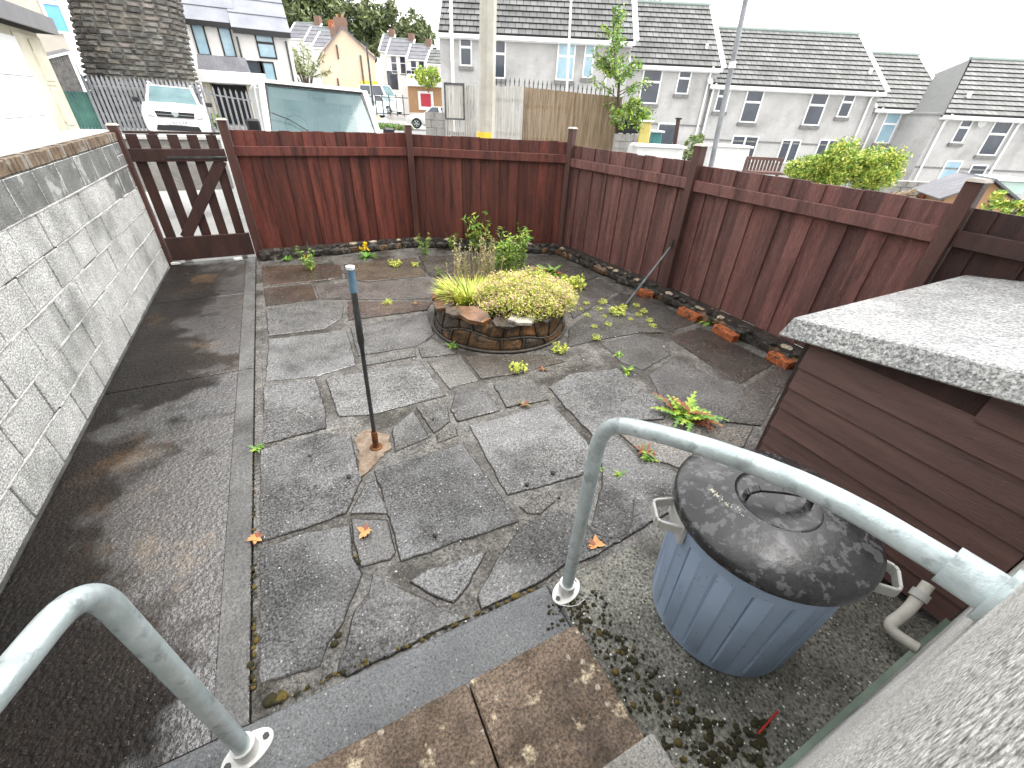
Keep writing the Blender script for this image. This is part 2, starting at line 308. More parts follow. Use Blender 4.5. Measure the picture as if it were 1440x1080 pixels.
ma = N_.new('ShaderNodeMath'); ma.operation = 'MULTIPLY_ADD'; ma.inputs[1].default_value = 1.1; L_n.new(nn.outputs['Fac'], ma.inputs[0]); L_n.new(sx.outputs[0], ma.inputs[2])
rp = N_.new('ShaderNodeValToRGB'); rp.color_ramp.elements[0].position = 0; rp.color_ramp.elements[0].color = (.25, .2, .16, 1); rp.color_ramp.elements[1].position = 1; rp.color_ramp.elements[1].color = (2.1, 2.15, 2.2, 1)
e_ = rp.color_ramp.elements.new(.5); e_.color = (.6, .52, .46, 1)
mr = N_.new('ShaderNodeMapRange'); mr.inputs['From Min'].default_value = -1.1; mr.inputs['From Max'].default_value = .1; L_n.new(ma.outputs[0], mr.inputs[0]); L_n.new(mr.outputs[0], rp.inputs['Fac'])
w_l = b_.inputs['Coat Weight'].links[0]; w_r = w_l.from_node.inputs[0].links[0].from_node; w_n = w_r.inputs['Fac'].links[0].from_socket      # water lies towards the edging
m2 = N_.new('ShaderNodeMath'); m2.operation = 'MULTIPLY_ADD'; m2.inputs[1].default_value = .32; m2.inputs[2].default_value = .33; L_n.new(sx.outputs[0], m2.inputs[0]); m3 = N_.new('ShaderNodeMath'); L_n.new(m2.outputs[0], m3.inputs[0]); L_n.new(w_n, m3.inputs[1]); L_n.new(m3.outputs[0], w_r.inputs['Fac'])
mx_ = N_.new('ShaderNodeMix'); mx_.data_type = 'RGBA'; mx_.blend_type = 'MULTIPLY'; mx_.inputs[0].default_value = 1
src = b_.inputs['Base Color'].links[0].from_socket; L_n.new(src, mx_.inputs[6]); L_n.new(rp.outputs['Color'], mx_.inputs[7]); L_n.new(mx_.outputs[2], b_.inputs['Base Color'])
# patio bed
mb = MB(); mb.box(-.52, 4.32, .94, 7.1, -.1, -.007)
mb.box(-1.6, 4.32, -.6, .94, -.1, -.01)
tag(mb.build('patio_bed', m_mortar), kind='structure')
# path: three cast bays beside the wall
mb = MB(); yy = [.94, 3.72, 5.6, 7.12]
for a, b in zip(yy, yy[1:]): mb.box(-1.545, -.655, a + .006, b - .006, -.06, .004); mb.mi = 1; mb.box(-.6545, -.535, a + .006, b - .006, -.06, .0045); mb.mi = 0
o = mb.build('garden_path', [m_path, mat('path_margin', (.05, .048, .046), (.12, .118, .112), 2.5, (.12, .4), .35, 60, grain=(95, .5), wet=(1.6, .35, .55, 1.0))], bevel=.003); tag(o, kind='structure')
mb = MB()
for k in range(9): mb.box(-.53, -.46 + U(-.012, .01), .95 + k * .68, .95 + (k + 1) * .68 - .012, -.05, -.002 + U(-.003, .002))
tag(mb.build('path_edging', m_mortar, bevel=.004), kind='structure')
# crazy paving slabs traced on the ground
SL = [
 ([(368,373),(478,372),(481,391),(437,396),(370,402)], (.62,.42,.3)), ([(484,371),(585,362),(600,388),(515,396),(486,391)], (.7,.55,.42)), ([(589,361),(690,356),(692,386),(604,388)], (.62,.55,.48)), ([(694,356),(785,362),(842,388),(800,404),(696,388)], (.6,.56,.5)),
 ([(371,405),(437,399),(446,421),(374,430)], (.55,.36,.26)), ([(441,399),(515,399),(600,391),(612,402),(606,420),(540,421),(449,420)], (.9,.8,.75)), ([(374,434),(447,424),(483,430),(481,447),(455,463),(378,472)], (.95,.95,.95)),
 ([(489,424),(540,424),(608,424),(600,436),(490,450)], (.7,.5,.4)), ([(378,477),(455,468),(486,463),(492,480),(500,512),(447,528),(373,536)], (1.05,1.07,1.08)), ([(493,461),(600,440),(610,470),(604,474),(585,487),(505,500),(500,490)], (1.0,1.0,1.0)),
 ([(508,505),(583,492),(585,501),(513,514)], (1.05,1.05,1.02)), ([(589,489),(607,476),(640,497),(593,503)], (1,.98,.95)), ([(371,545),(443,532),(457,575),(458,602),(370,624)], (1.0,1.0,1.02)), ([(458,533),(590,507),(627,556),(520,583),(476,586)], (1.35,1.36,1.36)),
 ([(600,507),(647,499),(674,535),(644,541),(633,548)], (1.0,.96,.88)), ([(652,501),(690,500),(760,498),(796,508),(722,526),(676,533)], (.8,.7,.58)), ([(641,551),(682,545),(703,577),(643,593),(634,577)], (.85,.83,.83)), ([(694,541),(736,527),(752,538),(772,562),(712,573)], (.82,.79,.76)),
 ([(586,573),(614,566),(628,572),(633,592),(610,609)], (.85,.84,.82)), ([(552,600),(581,578),(604,614),(555,635)], (.85,.84,.82)), ([(614,611),(640,600),(645,612),(616,622)], (.95,.9,.85)), ([(660,598),(775,567),(832,628),(820,667),(713,696)], (1.25,1.26,1.28)),
 ([(527,662),(650,623),(730,733),(564,788)], (.78,.79,.82)), ([(366,633),(460,608),(493,612),(503,655),(509,674),(486,722),(430,742),(364,762)], (.78,.78,.8)), ([(364,770),(430,748),(491,738),(496,785),(508,806),(501,824),(481,876),(461,903),(450,935),(365,962)], (.7,.71,.73)),
 ([(525,806),(570,830),(640,864),(662,868),(617,886),(487,952),(474,945),(490,892),(500,858),(519,832)], (.72,.72,.73)), ([(576,818),(600,801),(684,775),(660,820),(638,848),(600,834)], (1.15,1.17,1.2)), ([(514,678),(529,676),(545,722),(493,722)], (1.0,1.02,1.05)), ([(494,728),(545,730),(556,775),(548,786),(508,796),(500,770)], (.7,.67,.65)),
 ([(734,742),(785,716),(812,726),(826,738),(800,790),(765,816),(676,858),(672,840),(700,785)], (.74,.74,.75)), ([(730,712),(770,690),(781,704),(760,722),(742,722)], (.95,.9,.85)), ([(772,545),(802,526),(868,518),(905,548),(929,568),(935,590),(860,592),(836,614),(800,578)], (1.0,1.0,1.02)),
 ([(912,526),(948,502),(1040,548),(1062,562),(1012,596),(944,584)], (.85,.85,.86)), ([(940,474),(985,460),(1090,510),(1040,540)], (.34,.26,.22)), ([(845,482),(902,470),(934,478),(944,498),(905,520),(872,508)], (.75,.73,.72)), ([(800,462),(838,432),(910,450),(932,468),(898,468),(840,478),(798,488)], (.7,.68,.66)),
 ([(850,425),(872,412),(912,420),(984,452),(938,466),(912,447)], (.5,.47,.44)), ([(1048,545),(1095,515),(1115,522),(1070,598),(1020,594)], (.62,.58,.54)), ([(943,590),(1008,602),(1060,600),(1040,640),(960,660),(905,640),(860,600),(935,596)], (1.2,1.1,.98)),
 ([(840,622),(858,606),(900,645),(960,668),(985,700),(915,735),(840,780),(806,795),(835,730),(848,668)], (.72,.72,.73)), ([(795,395),(845,392),(868,408),(848,422),(806,448),(797,430)], (.66,.62,.58)), ([(610,390),(688,390),(700,400),(640,410),(618,400)], (.7,.6,.5)),
]
def rough_poly(P, ins=.002, step=.04, amp=.009):
    P = [Vector((p.x, p.y, 0)) for p in P]; c = sum(P, Vector()) / len(P); out = []
    for a, b in zip(P, P[1:] + P[:1]):
        n = max(1, int((b - a).length / step))
        for k in range(n):
            p = a.lerp(b, k / n); d = (c - p).normalized()
            q = p + d * (ins + amp * (noise.noise(p * 9) + noise.noise(p * 23)))
            out.append(q)
    return out
mb = MB().usetone()
for i, (P, t) in enumerate(SL):
    pts = rough_poly([gp(x, y) for x, y in P]); k = U(.92, 1.08)
    mb.tone = tuple(v * k for v in t)
    area = sum(a.x * b.y - b.x * a.y for a, b in zip(pts, pts[1:] + pts[:1]))
    if area < 0: pts.reverse()
    c = sum(pts, Vector()) / len(pts); n = len(pts); dz = U(-.002, .005); tx, ty = U(-.007, .007), U(-.007, .007)
    zt = lambda p: .001 + dz + (p.x - c.x) * tx + (p.y - c.y) * ty
    A = [mb.bm.verts.new((p.x, p.y, -.04)) for p in pts]; B = [mb.bm.verts.new((p.x, p.y, zt(p) - .004)) for p in pts]
    D = [mb.bm.verts.new((p.x + (c - p).normalized().x * .005, p.y + (c - p).normalized().y * .005, zt(p))) for p in pts]
    for q in range(n):
        r_ = (q + 1) % n; mb._f(mb.bm.faces.new([A[q], A[r_], B[r_], B[q]])); mb._f(mb.bm.faces.new([B[q], B[r_], D[r_], D[q]]))
    mb._f(mb.bm.faces.new(D)); mb.mi = 1
    mb._f(mb.bm.faces.new([mb.bm.verts.new((p.x - (c - p).normalized().x * .006, p.y - (c - p).normalized().y * .006, -.0062)) for p in pts])); mb.mi = 0
tag(mb.build('patio_paving', [m_slab, mat('joint_crack', (.008, .007, .006), (.035, .028, .02), 12, (.6, .9), .5, 60)]), kind='structure')
# concrete strip in front of the steps and the bin standing
mb = MB(); mb.box(-1.54, .74, .55, .94, -.06, .02); mb.mi = 1; mb.box(.745, 2.28, -.03, .945, -.06, .018)
tag(mb.build('concrete_strip', [m_strip, m_binbase], bevel=.008), kind='structure')
# ------------------------------------------------------------------ steps and house wall
t = thing('stone_steps', (0, .3, 0), 'stained paving-slab steps leading down from the house door', 'steps')
mb = MB(); mb.box(-.85, .232, -.05, .69, .02 - .3 * 0, .1); mb.build('brown_tread', m_step, t, bevel=.008).location = (0, -.3, 0)
mb = MB(); mb.box(.24, .735, -.05, .69, .02, .102); mb.build('brown_tread', m_step, t, bevel=.008).location = (0, -.3, 0)
mb = MB(); mb.box(-.85, .715, -.05, .235, .1035, .25); mb.build('pale_tread', m_step2, t, bevel=.008).location = (0, -.3, 0)
t = thing('house_wall', (2.4, -.03, 0), 'rough pebbledashed wall of the house beside the bin', 'wall')
def wb(x0, x1, z0, z1, y0=-.32, y1=0): mb.box(x0 - 2.4, x1 - 2.4, y0, y1, z0, z1)
mb = MB(); wb(.1, 8.2, .09, 5.6); mb.build('pebbledash', m_pebble, t, bevel=.01)
mb = MB(); wb(-7.5, -.95, .0, 5.6); wb(-.95, .1, 2.25, 5.6, -.32, -.002); mb.build('pebbledash', m_pebble, t, bevel=.01)
mb = MB(); wb(-.94, .09, .26, 2.24, -.3, -.24); mb.build('back_door', m_upvc, t)
mb = MB(); wb(1.6, 3.0, 2.9, 4.2, .002, .03); wb(-3.6, -2.2, 2.9, 4.2, .002, .03); mb.build('upstairs_window', m_glass, t)
mb = MB(); wb(.73, 2.29, .02, .088, -.32, .02); mb.build('painted_plinth', m_green, t)
# ------------------------------------------------------------------ left block wall
t = thing('block_wall', (-1.56, 3, 0), 'grey concrete block wall capped with upright bricks along the path', 'wall')
mb = MB(); mb.box(-.22, -.008, -4.2, 4.15, -.05, 1.455); mb.build('mortar_core', mat('dark_joint', (.1, .1, .095), (.24, .24, .23), 5, (.7, .9), .4, 60), t)
mb = MB(); ch = 1.45 / 6
for r in range(6):
    y = -4.2 + (.23 if r % 2 else 0); z0 = r * ch + .004; first = True
    while y < 4.15:
        ln = .455 + U(-.01, .01); y1 = min(y + ln, 4.15)
        if y1 - y < .1: break
        mb.mi = 1 if (r == 5 and y > -1.2) or (r == 4 and y > 2.6) else 0
        e = U(-.003, .004)
        if y1 == 4.15 and r in (5, 0): 
            mb.box(-.03, e, y + .006, y1 - .005, z0 + .005, z0 + ch * .48); mb.box(-.03, e, y + .006, y1 - .005, z0 + ch * .52, z0 + ch - .006)
        else: mb.box(-.03, e, y + .009, y1 - .009, z0 + .006, z0 + ch - .006)
        y = y1
mb2 = MB()
for r_ in range(1, 6):
    y = -4.2; zj = 0.0
    while y < 4.13:
        l_ = U(.1, .35); y1 = min(4.14, y + l_); zn = U(-.003, .003); th_ = U(.0045, .008); dp = U(.003, .007)
        if R_() < .93:
            v = [mb2.bm.verts.new(p) for p in ((-.02, y, r_ * ch + .003 + zj - th_), (dp, y, r_ * ch + .003 + zj - th_ * .6), (dp, y, r_ * ch + .003 + zj + th_ * .6), (-.02, y, r_ * ch + .003 + zj + th_), (-.02, y1, r_ * ch + .003 + zn - th_), (dp, y1, r_ * ch + .003 + zn - th_ * .6), (dp, y1, r_ * ch + .003 + zn + th_ * .6), (-.02, y1, r_ * ch + .003 + zn + th_))]
            for q in ((0, 1, 5, 4), (1, 2, 6, 5), (2, 3, 7, 6)): mb2.bm.faces.new([v[i] for i in q])
        y = y1; zj = zn
mb2.build('bed_joints', mat('bed_mortar', (.3, .3, .29), (.62, .62, .6), 7, (.7, .9), .4, 60, grain=(60, .4)), t)
mb.build('blockwork', [m_block, m_blockwet], t, bevel=.004)
mb = MB(); y = -4.2
while y < 4.1:
    mb.mi = random.choice((0, 0, 0, 1)); mb.box(-.105, .006 + U(-.005, .005), y, y + .064, 1.458, 1.548 + U(-.004, .004)); y += .073
mb.build('brick_coping', [m_coping, mat('grey_brick', (.16, .14, .12), (.33, .3, .26), 9, (.5, .8), .5, 60)], t, bevel=.005)
mb = MB(); mb.box(-.36, -.035, -4.2, 4.13, 1.549, 1.564); mb.build('coping_cap', m_coptop, t, bevel=.004)
# cream garage beyond the wall
t = thing('garage', (-2.05, 6, 0), 'cream panelled concrete garage with a white door behind the block wall', 'garage')
mb = MB(); mb.box(-4, 0, -9, 1.75, 0, 2.44)
for z0, z1 in ((1.62, 1.92), (1.96, 2.26), (1.3, 1.58)): mb.box(0, .02, 1.32, 1.58, z0, z1, top=None)
mb.box(0, .012, 1.02, 1.74, 0, 2.4); mb.box(0, .012, -2.9, -1.6, 0, 2.4)
for k in range(5): mb.box(.012, .026, 1.34, 1.6, .32 + k * .42, .32 + k * .42 + .36)
for k in range(5): mb.box(.012, .026, -2.3, -1.8, .32 + k * .42, .32 + k * .42 + .36)
mb.build('wall', m_creamc, t, bevel=.004)
mb = MB()
for k in range(7): mb.box(.001, .022, -1.59, 1.01, .05 + k * .33, .05 + k * .33 + .325)
mb.build('garage_door', m_upvc, t, bevel=.004)
mb = MB(); mb.box(-4.2, .14, -9.1, 1.95, 2.56, 2.6); mb.build('roof', plain('roof_felt', (.3, .3, .31), .7), t)
mb = MB(); mb.box(.12, .15, -9.1, 1.96, 2.45, 2.6); mb.box(-4.2, .12, 1.93, 1.96, 2.45, 2.598); mb.build('fascia', plain('grey_fascia', (.17, .17, .18), .5), t)
# ------------------------------------------------------------------ gate
GY = 7.04
t = thing('picket_gate', (-1.015, GY, 0.06), 'dark brown picket gate with a diagonal brace at the end of the path', 'gate')
for k in range(5):
    x = -.43 + k * .205; mb = MB(); mb.box(x - .055, x + .06, .03, .05, .02, 1.49); mb.build('picket', m_gate, t, bevel=.003)
mb = MB(); mb.box(-.5, .5, -.02, .028, 1.2, 1.34); mb.build('top_rail', m_gate, t, bevel=.004)
mb = MB(); mb.box(-.5, .5, -.02, .028, .0, .3); mb.build('bottom_board', m_gate, t, bevel=.004)
mb = MB(); mb.box(-.5, .5, .052, .07, 1.495, 1.52); mb.build('cap_strip', m_gate, t, bevel=.003)
mb = MB(); mb.beam((-.26, .004, .29), (.43, .004, 1.21), .13, .035, (0, 1, 0)); mb.build('brace', m_gate, t, bevel=.004)
mb = MB(); mb.box(-.14, .47, -.03, -.021, 1.235, 1.26); mb.tube([(.36, -.04, 1.25), (.53, -.04, 1.25)], .008); mb.build('bolt', m_iron, t)
t.scale = (.97, 1, .985)
# ------------------------------------------------------------------ fence
m_post = mat('dark_post_timber', (.055, .022, .018), (.11, .045, .035), 2.2, (.3, .5), .35, 40, stretch=(5, 5, .6))
def fpost(t, x, y, h, w_=.1, rz=0, cap=True, m_=None):
    m_ = m_post
    mb = MB(); M = Matrix.Rotation(rz, 4, 'Z'); M.translation = (x, y, 0); mb.box(-w_ / 2, w_ / 2, -w_ / 2, w_ / 2, .0, h, M)
    p = mb.build('post', m_, t, bevel=.004)
    if cap:
        mb = MB(); mb.box(-w_ / 2 - .012, w_ / 2 + .012, -w_ / 2 - .012, w_ / 2 + .012, h + .001, h + .022, M, top=(.02, .02)); mb.build('post_cap', mat('weathered_post_cap', (.3, .27, .24), (.48, .44, .4), 8, (.5, .8), .3, 60), p)
def bay(t, p0, p1, zb, zt, m_, n, inward, rw=.11, rz0=1.24, name='board_panel'):
    """run of vertical boards between two posts, rail on the inner face"""
    p0, p1 = Vector(p0), Vector(p1); d = (p1 - p0).normalized(); L_ = (p1 - p0).length; nrm = Vector(inward).normalized()
    M = Matrix((d.to_3d(), -nrm.to_3d(), Vector((0, 0, 1)))).transposed().to_4x4(); M.translation = (p0.x, p0.y, 0)
    mb = MB().usetone(); w_ = L_ / n
    for k in range(n):
        tv = U(.72, 1.3); mb.tone = (tv * U(.95, 1.05), tv, tv)
        off = .016 * (k % 2) + U(0, .002); tl = U(-.006, .006)
        ex = -.0015 if k % 2 == 0 else .012
        mb.box(max(0, k * w_ - ex), min(L_, (k + 1) * w_ + ex), .03 + off, .043 + off, zb + U(-.004, .004), zt + tl, M)
    mb.build(name, m_, t, bevel=.002)
    mb = MB().usetone(); mb.tone = (1.15, 1.15, 1.15); mb.box(0, L_, -.022, .028, rz0, rz0 + rw, M); mb.build('rail', m_, t, bevel=.004)
t = thing('back_fence', (1.84, 7.05, 0), 'red-brown close-boarded timber fence across the back of the patio', 'fence')
def loc(t, pts): return [(p[0] - t.location.x, p[1] - t.location.y) for p in pts]
Gl, P1, P2, P3, P4 = (-.47, 7.06), (1.84, 7.05), (3.93, 5.9), (4.17, 3.74), (4.2, 1.37)
a, b, c_, gl = loc(t, [Gl, P1, P2, (-1.56, 7.06)])
fpost(t, *a, 1.69, .1); fpost(t, *b, 1.69, .09); fpost(t, *gl, 1.61, .09)
bay(t, (a[0] + .05, a[1]), (b[0] - .04, b[1]), .1, 1.585, m_fence, 16, (0, -1), rz0=1.3)
nn = Vector((P2[0] - P1[0], P2[1] - P1[1])); nn = Vector((nn.y, -nn.x)).normalized()
bay(t, (b[0] + .04, b[1] - .01), (c_[0] - .03, c_[1] + .015), .1, 1.575, m_fence, 16, nn, rz0=1.3)
t = thing('side_fence', (4.17, 3.74, 0), 'pinkish-red timber fence along the right-hand side of the patio', 'fence')
a, b, c_, d_ = loc(t, [P2, P3, P4, (4.22, -.3)])
fpost(t, *a, 1.74, .09, .3, m_=m_fence); fpost(t, *b, 1.69, .1, m_=m_fence2); fpost(t, *c_, 1.66, .1, m_=m_fence2)
nx = Vector((-1, -.06))
bay(t, (a[0] + .005, a[1] - .04), (b[0], b[1] + .05), .1, 1.53, m_fence2, 14, (-1, -.11), rz0=1.26)
bay(t, (b[0], b[1] - .05), (c_[0], c_[1] + .05), .1, 1.51, m_fence2, 15, (-1, 0), rz0=1.25)
bay(t, (c_[0], c_[1] - .05), d_, .1, 1.5, m_gate, 12, (-1, 0), rz0=1.25)
# rubble kerb under the fences
t = thing('stone_kerb', (3, 6.5, 0), 'dark wet rubble kerb running along the foot of the timber fences', 'kerb')
mb = MB(); path = [(-.47, 6.9), (1.84, 6.91), (3.8, 5.8), (4.02, 3.7), (4.05, 1.1)]
Ls = [(Vector(a), Vector(b)) for a, b in zip(path, path[1:])]
k = 0
for a, b in Ls:
    d = b - a; n = int(d.length / .13)
    for i in range(n):
        p = a.lerp(b, (i + .5) / n); ang = math.atan2(d.y, d.x); M = Matrix.Rotation(ang + U(-.15, .15), 3, 'Z').to_4x4()
        k += 1
        mb.mi = 1 if R_() < .12 else 0
        mb.rock((p.x - 3 + U(-.02, .02), p.y - 6.5 + U(-.02, .02), .035 + U(-.01, .02)), (U(.08, .13), U(.05, .08), U(.06, .08)), seed=k, sub=1, M=M)
        if R_() < .75:
            mb.mi = 2 if R_() < .28 else 0; mb.rock((p.x - 3 + U(-.03, .03), p.y - 6.5 + U(.02, .06), .12), (U(.04, .08), U(.04, .06), U(.012, .03)), seed=k + 500, sub=1, M=M)
for a, b in Ls:
    mb.mi = 0; d = (b - a).normalized(); n_ = Vector((-d.y, d.x))
    if n_.dot((a + b) / 2 - Vector((1.5, 3))) < 0: n_ = -n_
    mb.beam((a.x - 3 + n_.x * .08, a.y - 6.5 + n_.y * .08, .052), (b.x - 3 + n_.x * .08, b.y - 6.5 + n_.y * .08, .052), .19, .12)
mb.build('rubble', [m_dark, m_stone[0], m_stone[3]], t)
for x0, y0, x1, y1 in ((893, 408, 918, 412), (955, 434, 982, 446), (1006, 458, 1034, 474), (1082, 496, 1112, 512)):
    a, b = gp(x0, y0, .06), gp(x1, y1, .06); mb = MB(); mb.beam((a.x - 2.98, a.y - 6.5, .038), (b.x - 2.98, b.y - 6.5, .03), .1, .085); mb.build('orange_brick', m_brick, t, bevel=.012, seg=2)
# steel bar leaning on the fence
t = thing('leaning_bar', gp(880, 430), 'thin grey steel bar leaning against the side fence post', 'metal bar')
q = Vector((4.06, 3.72, .63)) - t.location
mb = MB(); mb.beam((0, 0, .02), q, .028, .012); mb.build('bar', m_iron, t)
mb = MB(); mb.beam((-.08, .02, .012), (.05, 0, .02), .02, .012); mb.build('foot', m_iron, t)
mb = MB(); mb.box(q.x - .01, q.x + .01, q.y - .02, q.y + .02, q.z - .02, q.z + .09); mb.build('bracket', m_iron, t)
# ------------------------------------------------------------------ drying post
b0 = gp(529, 629)
t = thing('drying_post', b0, 'slim dark metal post with a blue cap standing in a rusty socket', 'post')
lean = Matrix.Rotation(rad(1.6), 4, 'Y') @ Matrix.Rotation(rad(0), 4, 'X')
def lp(x, y, z): return lean @ Vector((x, y, z))
mb = MB(); mb.tube([lp(0, 0, .1), lp(0, 0, .76)], .0125, 14); mb.tube([lp(0, 0, .76), lp(0, 0, .8), lp(0, 0, 1.1)], .02, 14, radii=[.013, .019, .016]); mb.build('shaft', m_iron, t, smooth=True, angle=40)
mb = MB(); mb.tube([lp(0, 0, -.02), lp(0, 0, .135)], .02, 16); mb.tube([lp(0, 0, -.01), lp(0, 0, .008)], .042, 16); mb.build('socket', m_rust, t, smooth=True, angle=40)
mb = MB(); mb.tube([lp(0, 0, 1.095), lp(0, 0, 1.22)], .02, 16); mb.build('cap', m_bluecap, t, smooth=True, angle=40)
mb = MB(); mb.tube([lp(0, 0, 1.22), lp(0, 0, 1.235)], .023, 16); mb.build('cap_rim', m_upvc, t, smooth=True, angle=40)
mb = MB(); c0 = gp(512, 636); pp_ = rough_poly([gp(505, 672), gp(534, 650), gp(552, 630), (gp(546, 612)), gp(520, 603), gp(500, 610), gp(503, 640)], .004, .02, .03); mb.prism([(p - b0).to_2d() for p in pp_], .006, -.004); tag(mb.build('mortar_patch', mat('pinkish_mortar', (.13, .09, .06), (.34, .26, .19), 12, (.5, .8), .6, 60), loc=b0, bevel=.002), kind='structure')
# ------------------------------------------------------------------ handrails
def smooth_path(P, r, n=8):
    P = [Vector(p) for p in P]; out = [P[0]]
    for i in range(1, len(P) - 1):
        a, b, c = P[i - 1], P[i], P[i + 1]; rr = min(r, (a - b).length * .49, (c - b).length * .49) if not isinstance(r, list) else min(r[i - 1], (a - b).length * .49, (c - b).length * .49)
        p0 = b + (a - b).normalized() * rr; p1 = b + (c - b).normalized() * rr
        for k in range(n + 1):
            s = k / n; out.append((1 - s) ** 2 * p0 + 2 * s * (1 - s) * b + s * s * p1)
    out.append(P[-1]); return out
def flange(t, c, mirror=1):
    mb = MB(); M = Matrix.Rotation(rad(18), 4, 'Z'); M.translation = c
    pl = [(.085 * math.cos(a) if abs(math.cos(a)) > .0 else 0, .052 * math.sin(a)) for a in [2 * PI * k / 28 for k in range(28)]]
    mb.prism(pl, .009, 0, M); f = mb.build('base_flange', m_galv2, t, bevel=.002)
    mb = MB(); mb.tube([c + Vector((0, 0, .009)), c + Vector((0, 0, .07))], .038, 20); mb.build('collar', m_galv2, t, smooth=True, angle=40)
    for s in (-1, 1):
        mb = MB(); mb.tube([M @ Vector((s * .062, 0, .0095)), M @ Vector((s * .062, 0, .016))], .011, 6); mb.build('bolt', m_iron, f)
t = thing('handrail', (.81, .87, .02), 'galvanised tube handrail running over the bin to the house wall', 'handrail', 'galvanised handrails beside the steps')
pts = smooth_path([(.81, .87, .03), (.812, .855, 1.075), (.852, .62, 1.175), (.882, .42, 1.245), (.912, .22, 1.29), (.94, -.0, 1.29)], [.16, .3, .1, .1], 10)
mb = MB(); mb.tube([p - t.location for p in pts], .0275, 24); mb.build('tube', m_galv, t, smooth=True, angle=50)
flange(t, Vector((0, 0, .0)))
mb = MB(); e = Vector((.94, -.0, 1.29)) - t.location; mb.tube([e + Vector((-.005, .045, 0)), e + Vector((0, -.026, 0))], .04, 24); mb.tube([e + Vector((0, -.018, 0)), e + Vector((0, -.03, 0))], .058, 28); mb.build('wall_flange', m_galv, t, smooth=True, angle=40)
t = thing('handrail', (-.53, .85, .02), 'galvanised tube handrail bending towards the house at the bottom left', 'handrail', 'galvanised handrails beside the steps')
pts = smooth_path([(-.53, .85, .03), (-.535, .83, 1.1), (-.6, .62, 1.12), (-.7, .2, 1.2), (-.72, -.3, 1.3)], [.17, .1, .1], 10)
mb = MB(); mb.tube([p - t.location for p in pts], .0275, 24); mb.build('tube', m_galv, t, smooth=True, angle=50)
flange(t, Vector((0, 0, .0)))
# ------------------------------------------------------------------ dustbin
bx, by = 1.42, .5
t = thing('dustbin', (bx, by, .018), 'ribbed blue plastic dustbin with a wet black lid', 'dustbin')
def ribs(a, r, z):
    k = (a * 16 / (2 * PI)) % 1
    g = max(0, 1 - abs(k - .5) / .045) if .05 < z < .56 else 0
    return r - .011 * g + (.005 if .5 < k < 1 and .05 < z < .56 else 0)
mb = MB(); mb.lathe([(.0, .0), (.285, .0), (.3, .012), (.303, .05), (.3035, .06), (.321, .55), (.322, .56), (.326, .58), (.33, .672), (.318, .672), (.27, .06), (0, .05)], 440, rf=ribs)
mb.build('body', m_bin, t, smooth=True, angle=35)
mb = MB(); mb.lathe([(.333, .65), (.354, .647), (.359, .653), (.357, .69), (.345, .7), (.28, .722), (.17, .742), (.15, .744), (.143, .735), (.13, .733), (.0, .733)], 96)
mb.build('lid', m_lid, t, smooth=True, angle=50)
scv = [(1000, 690), (1008, 700), (1022, 714), (1040, 724), (1056, 737)]
mb = MB(); sq = [gp(x, y, .7385 - .0) - t.location for x, y in scv]
def ldz(p): rr = math.hypot(p.x, p.y); return .7435 - max(0, rr - .15) * .17
for q in range(46):
    i = random.randrange(4); p = sq[i].lerp(sq[i + 1], R_()) + Vector((U(-.012, .012), U(-.012, .012), 0)) * (1 if q % 3 else .2); p.z = ldz(p) - .0005; mb.rock(p, (U(.004, .009), U(.002, .005), .003), seed=q, sub=1)
mb.build('scuff_marks', plain('pale_scuff', (.5, .48, .36), .8), t)
ha = rad(-35)
mb = MB(); hp = [(-.115, .733), (-.11, .765), (-.08, .785), (0, .79), (.08, .785), (.11, .765), (.115, .733)]
pp = [Vector((math.cos(ha) * u, math.sin(ha) * u, z)) for u, z in hp]
for p, q in zip(pp, pp[1:]): mb.beam(p, q, .03, .012)
mb.build('lid_handle', m_lid, t, bevel=.002)
for an in (rad(148), rad(-60)):
    d = Vector((math.cos(an), math.sin(an), 0)); n = Vector((-d.y, d.x, 0)); mb = MB()
    A = [d * .325 - n * .075, d * .415 - n * .055, d * .425 - n * .04, d * .425 + n * .04, d * .415 + n * .055, d * .325 + n * .075]
    for p, q in zip(A, A[1:]): mb.beam(p + Vector((0, 0, .6)), q + Vector((0, 0, .6)), .012, .045)
    M = Matrix((d, n, Vector((0, 0, 1)))).transposed().to_4x4(); M.translation = d * .318 + Vector((0, 0, .53)); mb.box(0, .02, -.085, .085, 0, .1, M)
    mb.build('side_handle', m_grey, t, bevel=.003)
# ------------------------------------------------------------------ lean-to store with slab roof
t = thing('lean_to_store', (2.3, .5, 0), 'brown clad lean-to store with a rough concrete slab roof beside the bin', 'store')
mb = MB(); mb.box(.03, 1.83, -.52, .52, .02, .95); q8 = [mb.bm.verts.new(p) for p in ((.012, -.52, .95), (.012, .52, .95), (.012, .52, 1.0), (.012, -.52, 1.16))]; mb.bm.faces.new(q8); mb.build('carcass', m_gate, t)
mb = MB(); k = 0; z = .05; zl0, zr0 = .99, 1.17
while z < .85:
    h_ = .132; Mx = Matrix.Rotation(rad(9), 4, 'Y'); Mx.translation = (-.012, 0, z)
    mb.box(.0, .016, -.525, .53, 0, h_ + .012, Mx); z += h_
while z < 1.12:
    ym = min(.53, -.52 + (zr0 - (z + .14)) / (zr0 - zl0) * 1.18); Mx = Matrix.Rotation(rad(9), 4, 'Y'); Mx.translation = (-.012, 0, z); mb.box(.0, .016, -.525, ym, 0, h_ + .012, Mx) if ym > -.4 else None; z += h_
mb.build('cladding', m_siding, t, bevel=.002)
mb = MB(); mb.box(.018, .05, .531, .56, .02, .98); mb.build('corner_post', m_gate, t)
mb = MB(); z = .05
while z < .85:
    Mx = Matrix.Translation((0, .545, z)) @ Matrix.Rotation(rad(6), 4, 'X'); mb.box(.05, 1.83, -.012, .002, 0, .14, Mx); z += .132
